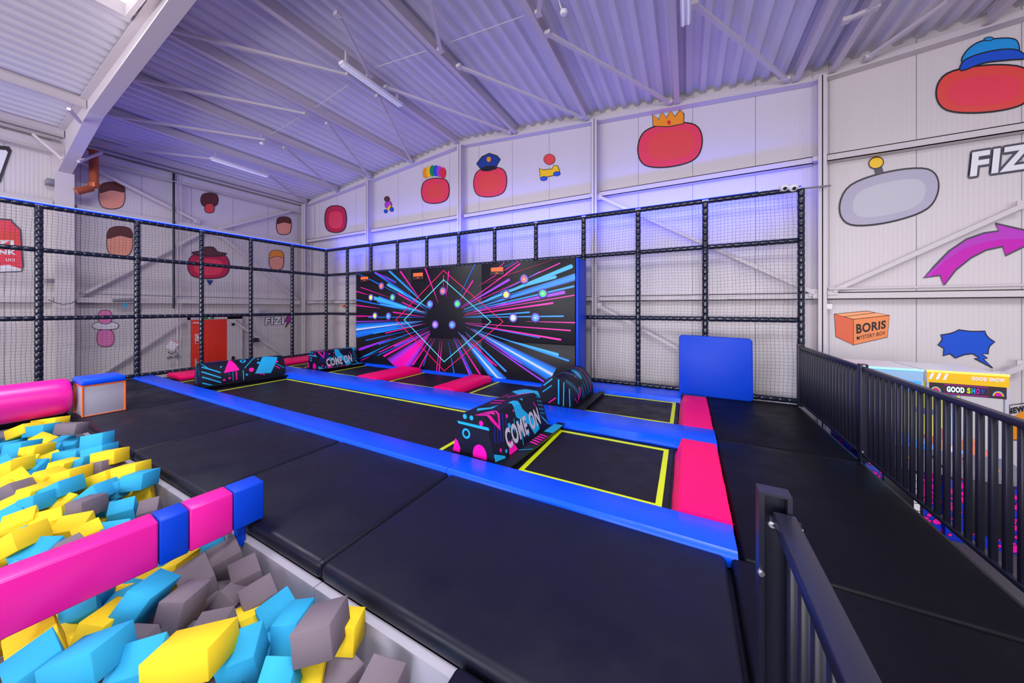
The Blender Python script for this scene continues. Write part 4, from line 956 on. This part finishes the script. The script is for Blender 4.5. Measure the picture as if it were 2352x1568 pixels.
def foam(px, py, c, rot, z=-.22, sc=1.0, label=None, j=None, group=None, p=None):
    p = p or onZ(px, py, z); p.z = z
    p.y = min(p.y, 1.11)
    me = FMESH[c, rf.randrange(4) if j is None else j]; o = bpy.data.objects.new('foam_block', me); COL.objects.link(o)
    o.location = p; o.rotation_euler = Euler([math.radians(a) for a in rot]); o.scale = (sc, sc, sc)
    return tag(o, label, 'foam block', group)
def foamq(c, q, F=False, z=-.15, label=None, sx=5.2275, oy=940, t=.2, tries=12):
    # one block: its most visible face as measured, thickness behind it
    P4 = [(x/sx, oy+y/sx) if sx else (x, y) for x, y in q]; ys = [p[1] for p in P4]; lo, hi = min(ys), max(ys)
    V = []; dep = (EYE-z)*FOC/((lo+hi)/2-HOR); drop = (hi-lo)/FOC*dep*(.9 if F else .55)
    for x, y in P4:
        f = (y-lo)/(hi-lo+1e-6); zz = z+drop*(.5-f)
        p = onZ(x, y, zz); V.append(p)
    c0 = sum(V, Vector())/4; a_ = (V[1]-V[0]+V[2]-V[3])/2; b_ = (V[3]-V[0]+V[2]-V[1])/2
    if a_.length > b_.length: b_ = b_ - a_.normalized()*(.65*b_.dot(a_.normalized()))
    else: a_ = a_ - b_.normalized()*(.65*a_.dot(b_.normalized()))
    a_ = a_.normalized()*min(max(a_.length, .15), .37); b_ = b_.normalized()*min(max(b_.length, .15), .37)
    V = [c0-a_/2-b_/2, c0+a_/2-b_/2, c0+a_/2+b_/2, c0-a_/2+b_/2]; n = a_.cross(b_).normalized()
    if n.dot(Vector((0, 0, EYE))-c0) < 0: n = -n
    # flatten onto one plane
    V = [v - n*(v-c0).dot(n) for v in V]
    d = -n*t
    if F: d = Vector((d.x, d.y, d.z*.5)).normalized()*t
    else: d = Vector((d.x*.35, d.y*.35, -t))
    W_ = V+[v+d for v in V]; my = max(v.y for v in W_)
    if my > PE-.04 and tries: return foamq(c, q, F, z+.015, label, sx, oy, t-.006, tries-1)
    if my > PE-.04: W_ = [v-Vector((0, my-PE+.04, 0)) for v in W_]
    cc = sum(W_, Vector())/8; k = MB(); k.add([v-cc for v in W_], [(0, 1, 2, 3), (7, 6, 5, 4), (0, 4, 5, 1), (1, 5, 6, 2), (2, 6, 7, 3), (3, 7, 4, 0)], FM[c])
    o = k.build('foam_block', None, .0035, 1); bm = bmesh.new(); bm.from_mesh(o.data); bmesh.ops.recalc_face_normals(bm, faces=bm.faces); bm.to_mesh(o.data); bm.free()
    o.location = cc
    return tag(o, label or CN[c]+' foam block in the far half of the pit beyond the balance beam', 'foam block', None if label else 'far '+CN[c]+' foam blocks')
FAR = """G F 660 195 895 160 910 320 625 290|grey foam block at the far corner of the pit beside its wall
B F 940 330 1220 280 1230 480 960 530|blue foam block standing against the grey wall in the far half
B T 610 410 790 260 920 330 720 390
B T 730 380 930 345 920 400 740 440
Y T 310 370 535 250 680 330 540 415|yellow diamond shaped foam block near the far end of the pit
B F 275 220 525 215 500 270 260 340|dark blue foam block in the shadow of the pink roll
Y F 10 270 265 195 300 260 90 370
Y F 290 200 720 110 715 180 290 215|yellow foam block right under the pink roll
B F 10 430 300 390 170 580 10 600
Y F 250 470 405 460 400 575 160 610
B T 410 455 680 400 740 500 430 550
Y T 460 570 640 520 770 500 560 600
B F 620 540 910 495 890 660 600 670
B F 960 540 1225 485 1220 530 950 610
Y T 90 630 440 560 450 600 110 660
B T 240 650 545 605 480 690 150 710
Y F 0 690 85 660 85 745 0 800
Y T 0 830 240 675 400 790 60 970|large yellow foam block at the left edge below a blue one
Y F 600 665 750 690 730 780 480 790
B F 760 690 1070 625 900 680 840 750
Y F 1070 560 1350 520 1385 630 1080 680
G F 930 670 1215 640 1220 780 920 880|upright grey foam block among yellow ones in the far half
Y F 1310 740 1610 650 1640 845 1330 880|yellow foam block against the grey wall halfway to the beam
G T 1225 740 1480 665 1580 650 1300 770
Y F 515 795 840 755 825 880 480 1000
Y F 430 785 510 790 410 1010 210 990
Y F 920 890 1250 770 1300 870 950 1005
Y T 600 905 900 895 840 975 560 960
B F 335 1075 700 925 715 985 350 1190|blue foam block like a plank in the middle of the far half
Y T 465 1160 800 980 935 1015 680 1205
B F 1120 900 1380 885 1460 1065 1195 1085|big blue foam block leaning up behind the balance beam
B F 860 1095 1110 900 1190 1080 940 1270
B T 1250 1140 1560 1060 1670 1165 1330 1250|blue foam block behind the beam, left of the grey one by the wall
B F 1440 870 1705 850 1700 890 1415 950
Y T 1450 955 1790 875 1840 930 1500 1005|yellow foam block by the wall above the grey one
G T 1630 1125 1860 1065 1945 1170 1670 1240|grey foam block touching the wall just behind the balance beam
Y T 0 1080 145 1050 275 1170 0 1250
B T -20 1220 130 1175 230 1225 0 1310
Y T -20 1330 400 1195 440 1250 10 1420
Y T 280 1310 680 1205 810 1255 420 1350
Y T 580 1470 690 1320 1090 1250 1010 1385
Y T 760 1500 1120 1340 1310 1365 950 1530|yellow foam block just behind the upper pink edge of the beam
B T 30 1530 270 1420 350 1560 100 1640
Y F 190 1040 330 1035 260 1135 210 1110
B F 260 1130 330 1110 350 1200 250 1230
B T -60 600 0 560 90 650 -20 680
G F -20 940 60 960 180 1040 0 1070
B T 1080 1400 1580 1370 1570 1400 1325 1480
G F 830 1220 900 1190 930 1270 860 1250
Y T 60 1560 380 1440 420 1520 150 1640"""
FAR2 = """B T 50 245 230 135 485 125 320 240|flat blue foam block just behind the beam near the left edge
Y F -40 130 60 125 130 195 -20 300
G T 305 255 560 110 735 105 400 240|grey foam wedge just behind the pink part of the beam
B T -30 400 90 355 150 370 50 440"""
for tb, sc_, oy_ in ((FAR, 5.2275, 940), (FAR2, 3.36, 1200)):
    for ln_ in tb.split('\n'):
        a, _, lb = ln_.partition('|'); a = a.split(); v = list(map(float, a[2:]))
        foamq(a[0], list(zip(v[::2], v[1::2])), a[1] == 'F', -.10 if a[1] == 'T' else -.07, lb or None, sc_, oy_, .2)
NEAR = """B T 1460 190 1720 65 1735 130 1530 260 -.20|blue foam block under the pink and blue end of the beam
B T 1120 440 1190 320 1450 195 1440 290 -.20|blue foam block under the middle blue section of the beam
G T 1540 240 1780 110 1895 195 1680 325 -.16|dark grey foam block farthest back beside the pit wall, before the beam
G T 1320 345 1590 240 1670 420 1390 560 -.14|large dark grey foam block in front of the beam
G T 1720 365 1930 255 2055 330 1815 440 -.17|upper of two grey foam blocks like steps by the pit wall
G T 1800 565 2060 420 2170 490 1910 660 -.19|lower of two grey foam blocks like steps by the pit wall
B T 1935 705 2190 520 2330 590 2070 795 -.18|bright blue foam block near the pit wall, below the grey steps
B T 1610 1135 1755 880 2050 770 1940 1005 -.10|very large blue foam block left of the tall grey one
B F 2090 880 2280 700 2240 1110 2110 1000 -.18|blue foam block squeezed behind the tall grey one
G T 1365 910 1580 720 1830 675 1635 850 -.13|grey foam block with a tan front face
G F 1140 905 1210 665 1430 565 1350 890 -.12|large upright grey foam block in the middle of the near pit
Y F 1070 1160 1620 945 1590 1260 1065 1300 -.05|big yellow foam block at the bottom edge
B T 750 1240 935 970 1300 865 1160 1110 -.09|blue foam block with a sharp ridge above the bottom yellow block
B F 670 1010 945 545 1195 570 850 950 -.12|big leaning blue foam block with a deep fold left of centre
B T 755 660 1030 395 1228 485 950 640 -.17|bright blue foam block sloping up below the beam at mid length
B T 380 700 740 520 750 630 510 770 -.18|blue foam block partly under the pink part of the beam
B F 740 520 860 470 860 560 750 630 -.20|small blue foam face just under the beam
Y T -20 950 350 720 510 780 60 1060 -.10|large yellow foam block below the beam at the left
B T -60 1160 380 850 500 920 70 1240 -.06|large deep blue foam block in the bottom left corner
B F 260 1236 710 1010 720 1250 300 1320 -.05|blue foam block with a tall flat face at the bottom edge
Y F 550 1020 690 790 715 785 665 1010 -.16|narrow yellow foam block left of the big leaning blue one
G T 740 1120 1100 800 1170 750 830 1090 -.20|long grey foam block lying under the big leaning blue one
B T 520 870 690 790 650 850 530 960 -.30|shaded blue foam block beside the narrow yellow one
Y T -40 870 310 730 380 700 0 920 -.22|yellow foam block squeezed between the beam and the left edge
G F 1640 700 1710 550 1770 670 1690 700 -.28|small grey foam corner between the larger grey blocks
Y F 1240 520 1250 385 1300 370 1260 470 -.2|thin yellow foam sliver left of the large dark grey block
B T 1950 1250 2050 1120 2240 1135 2270 1250 -.12|blue foam block cut by the bottom edge below the tall grey one
G T 2634 978 2843 1038 2587 1250 2419 1250 -.2|grey foam block at the bottom edge right of the tall one
G T 2910 1038 3118 1169 3024 1280 2712 1250 -.2|grey foam block nearest the lower black mat
Y F 2574 823 2681 900 2671 971 2574 1008 -.2|yellow foam block between the tall grey one and the pit wall
Y T 2265 1163 2527 1079 2419 1250 2295 1250 -.2|yellow foam block at the bottom edge under the tall grey one
G F 2248 853 2557 793 2557 1055 2241 1163 -.0|tall dark grey foam block sticking up beside the pit wall
G T 860 470 1000 400 1030 400 870 540 -.26|grey foam sliver under the beam left of the bright blue one"""
for ln_ in NEAR.split('\n'):
    a, _, lb = ln_.partition('|'); a = a.split(); v = list(map(float, a[2:10]))
    foamq(a[0], list(zip(v[::2], v[1::2])), a[1] == 'F', float(a[10]), lb, 3.36, 1200, .19)
# lower layer of blocks filling the pit
ii = 0
for gx in range(27):
    for gy in range(9):
        x, y = -9.0+gx*.295+rf.uniform(-.06, .06), 1.08-gy*.28+rf.uniform(-.06, .06)
        if x > -1.25: continue
        c = rf.choice('YYBBG') if x < -3.2 else rf.choice('BGGBY'); nr = x > -3.2
        foam(0, 0, c, (rf.uniform(-25, 25), rf.uniform(-25, 25), rf.uniform(0, 180)), 0, rf.uniform(.9, 1.0),
             CN[c]+(' foam block half buried in the near part of the pit' if nr else ' foam block half buried in the far part of the pit'),
             group=('near ' if nr else 'far ')+'buried '+CN[c]+' foam blocks', p=Vector((x, y, 0))).location.z = (-.40 if nr else -.32)+rf.uniform(-.05, .05)
# ------------------------------------------------------------------ railings
def railing(label, X, y0, y1, posts, zt, x1=None, zb=.05, step=.11, hw=.05):
    t = thing('railing', label, 'railing', (X, (y0+y1)/2, 0))
    k = MB(); k.box((X-hw/2, y0, zt-.045), (X+hw/2, y1, zt), m_rail); k.build('handrail', t, .004)
    k = MB(); k.box((X-.02, y0, zb), (X+.02, y1, zb+.035), m_rail); k.build('bottom_rail', t, .003)
    y = y0+step*.6
    while y < y1-.03:
        k = MB(); k.box((X-.016, y-.016, zb+.03), (X+.016, y+.016, zt-.04), m_rail); k.build('baluster', t, .003, 1); y += step
    return t
def post(t, x0, x1, y0, y1, zt, bolts=()):
    k = MB(); k.box((x0, y0, -.02), (x1, y1, zt), m_rail); o = k.build('post', t, .004)
    for b in bolts:
        k = MB(); b = Vector(b); d = Vector((0, -1, 0)) if len(bolts) < 9 else Vector((1, 0, 0)); k.tube([b, b+d*.012], .011, m_chrome, 6); k.tube([b+d*.012, b+d*.022], .006, m_chrome, 8); k.build('bolt', o)
t = railing('black steel railing section between the back net corner and its first post', 1.79, 5.28, 7.62, None, 1.07)
post(t, 1.75, 1.83, 7.58, 7.66, 1.10)
t = railing('long black steel railing section beside the claw machines', 1.79, .6, 5.20, None, 1.07)
post(t, 1.755, 1.825, 5.20, 5.28, 1.10, [(1.785, 5.20, 1.085), (1.775, 5.20, .1)])
t = railing('black steel stair railing in the right foreground', .282, -.6, 1.37, None, 1.075, zb=.04, step=.105, hw=.06)
k = MB(); 
k.box((.216, 1.375, .0), (.231, 1.435, 1.12), m_rail); k.box((.231, 1.42, .0), (.305, 1.435, 1.12), m_rail); k.box((.292, 1.375, .0), (.305, 1.42, 1.12), m_rail); k.box((.216, 1.375, 1.12), (.305, 1.435, 1.128), m_rail)
po = k.build('post', t)
k = MB(); k.box((.242, 1.365, 1.015), (.325, 1.375, 1.055), m_rail); k.build('mount_plate', po)
for b, d in (((.25, 1.366, 1.035), (-.3, -1, 0)), ((.312, 1.38, 1.03), (1, -.3, 0)), ((.222, 1.374, .86), (-.2, -1, 0))):
    k = MB(); b = Vector(b); d = Vector(d).normalized(); k.tube([b, b+d*.010], .011, m_chrome, 6); k.tube([b+d*.010, b+d*.02], .006, m_chrome, 8); k.build('bolt', po)
# ------------------------------------------------------------------ claw machines
m_my = mat('yellow machine header', srgb(240, 190, 20), .4); m_mb = mat('light blue machine header', srgb(150, 190, 225), .4)
m_ledy = mat('yellow light edge', (1, .8, .1), .4, emit=(1, .72, .05), es=1.6); m_ledc = mat('cyan light edge', (.3, .8, 1), .4, emit=(.15, .65, 1), es=1.6)
m_mbl = mat('machine interior blue', srgb(40, 120, 225), .5, emit=(.05, .35, 1), es=.9); m_mye = mat('machine interior yellow', srgb(235, 220, 20), .5, emit=(.8,.75,.05), es=.35); m_deckg = mat('grey machine deck', srgb(120, 118, 128), .4)
m_patt = mat('royal blue cabinet', srgb(15, 50, 205), .4)
def claw(name_label, x0, yel):
    x1 = x0+.66; yf, yb, zt = 6.2, 7.0, .95; zf = -1.0
    t = thing('claw_machine', name_label, 'claw machine', ((x0+x1)/2, 6.5, zf))
    k = MB(); k.box((x0, 5.86, zf), (x1, yb, -.16), m_patt); o = k.build('cabinet', t, .006)
    k = MB(); rc = random.Random(5 if yel else 8); lay = 0
    for face in (0, 1):
        for i in range(150):
            u, z, r = rc.random(), rc.uniform(zf+.03, -.2), rc.uniform(.012, .034); lay += 1; l = .002+.00003*lay
            if face == 0: F = lambda a, b, ll=l: (x0+.03+a*.6, 5.86-ll, b); 
            else: F = lambda a, b, ll=l: (x0-ll, 5.9+a*1.05, b)
            sc = .6 if face == 0 else 1.05
            if 1:
                k.add([F(u+(r+.006)/sc*math.cos(t_*PI/6), z+(r+.006)*math.sin(t_*PI/6)) for t_ in range(12)], [tuple(range(12))], m_black)
                l += .0015; F2 = (lambda a, b, ll=l: (x0+.03+a*.6, 5.86-ll, b)) if face == 0 else (lambda a, b, ll=l: (x0-ll, 5.9+a*1.05, b))
                k.add([F2(u+r/sc*math.cos(t_*PI/6), z+r*math.sin(t_*PI/6)) for t_ in range(12)], [tuple(range(12))], m_pinkp)
    k.build('printed_pattern', o)
    k = MB(); k.box((x0+.16, 5.83, -.85), (x0+.5, 5.86, -.22), m_black); k.build('coin_door', o, .004)
    k = MB()
    for i in range(6): k.box((x0+.42, 5.826, -.80+.09*i), (x0+.47, 5.829, -.72+.09*i), m_white)
    k.build('sticker_strip', o)
    k = MB(); k.add([(x0, 5.80, -.17), (x1, 5.80, -.17), (x1, 6.22, -.06), (x0, 6.22, -.06), (x0, 5.80, -.22), (x1, 5.80, -.22), (x1, 6.22, -.22), (x0, 6.22, -.22)], [(0, 1, 2, 3), (4, 5, 1, 0), (5, 6, 2, 1), (7, 4, 0, 3)], m_deckg)
    k.tube([(x0+.2, 5.95, -.13), (x0+.2, 5.95, -.06)], .01, m_black); k.tube([(x0+.2, 5.95, -.06), (x0+.2, 5.95, -.03)], .022, m_rsti, 10); k.tube([(x0+.42, 5.95, -.13), (x0+.42, 5.95, -.11)], .03, m_ysti, 12)
    k.build('control_deck', t)
    k = MB(); k.box((x0+.02, yb-.04, -.1), (x1-.02, yb-.02, .8), m_mbl if not yel else m_mye); k.box((x0+.01, 6.22, -.12), (x1-.01, yb, -.08), m_mbl); k.build('back_panel', t)
    k = MB()
    for X in (x0, x1-.03):
        for Y in (yf, yb-.03): k.box((X, Y, -.1), (X+.03, Y+.03, .8), m_silver)
    k.box((x0+.32, 6.5, -.08), (x0+.4, 6.52, .7), mat('pale blue column', srgb(150, 185, 235), .4)); k.build('frame', t)
    k = MB(); k.box((x0+.03, yf+.005, -.08), (x1-.03, yf+.012, .66), m_glass); k.box((x0+.005, yf+.03, -.08), (x0+.012, yb-.03, .66), m_glass); k.build('glass', t)
    k = MB(); k.box((x0, yf+.004, .80), (x1, yb, zt), m_white); h = k.build('header', t)
    k = MB(); k.box((x0, yf, .80), (x1, yf+.004, zt), m_my if yel else m_mb); k.build('header_front', h)
    k = MB(); k.box((x0, yf-.012, zt-.02), (x1, yf+.004, zt+.004), m_ledy if yel else m_ledc); k.build('light_edge', h)
    F = lambda a, b, l: (x0+a*.66, yf-l, b)
    if yel:
        k = MB(); 
        for i in range(3): poly(k, F, [(.02+.09*i, .84), (.06+.09*i, .84), (.10+.09*i, .92), (.06+.09*i, .92)], m_white, .002)
        text(k, 'GOOD SHOW', F, [(.56, .905), (.95, .905), (.95, .86), (.56, .86)], m_white, .003, .05); k.build('lettering', h)
        k = MB(); k.box((x0+.02, yf-.004, .66), (x1-.02, yf+.02, .80), mat('dark jungle sign', srgb(52, 34, 40), .5)); sg = k.build('sign_panel', t)
        F = lambda a, b, l: (x0+a*.66, yf-.006-l, b); k = MB()
        stroke(k, F, [(.22, .785), (.75, .785), (.75, .675), (.22, .675)], .008, m_purd, .001)
        cs = [m_white]*4 + [m_yel, m_cyan, m_purd, mat('neon blue letter', (.05, .1, 1), .4, emit=(.05, .1, 1), es=.5)]
        text(k, 'GOOD', F, [(.25, .765), (.47, .765), (.47, .695), (.25, .695)], mat('neon white letter', (.7, 1, 1), .4, emit=(.6, .95, 1), es=.7), .002, .05)
        for i, (ch, m) in enumerate(zip('SHOW', (m_yel, m_cyan, m_purd, m_bsti))): text(k, ch, F, [(.50+.055*i, .765), (.545+.055*i, .765), (.545+.055*i, .695), (.50+.055*i, .695)], m, .002, .05)
        for cx in (.11, .87):
            for r, m in ((.07, m_cyan), (.06, m_ysti), (.05, m_rsti), (.04, m_purd)):
                poly(k, F, [(cx+r*math.cos(a*PI/10), .69+r*.9*math.sin(a*PI/10)) for a in range(11)], m, .002+.0008*(.08-r)*100*.3)
        k.build('neon_lettering', sg)
        k = MB(); k.box((x0+.1, 6.6, -.08), (x0+.3, 6.8, .3), m_mye); k.box((x0+.1, 6.6, .3), (x0+.3, 6.8, .34), m_bsti)
        rc = random.Random(3)
        for i in range(26):
            x, y = x0+.12+rc.random()*.46, 6.28+rc.random()*.6; s = rc.uniform(.025, .045); k.box((x-s, y-s, -.08), (x+s, y+s, -.08+s*2*rc.uniform(.8, 2)), rc.choice((m_gold, m_white, m_orange, m_purp)))
        o = k.build('prize_pile', t); o['kind'] = 'stuff'
    else:
        k = MB(); k.box((x0+.02, yf-.004, .66), (x1-.02, yf+.02, .80), m_mbl); k.build('sign_panel', t)
claw('claw machine with yellow header lettered GOOD SHOW behind the railing', 2.71, True)
claw('claw machine with glowing cyan edge left of the yellow one', 2.02, False)
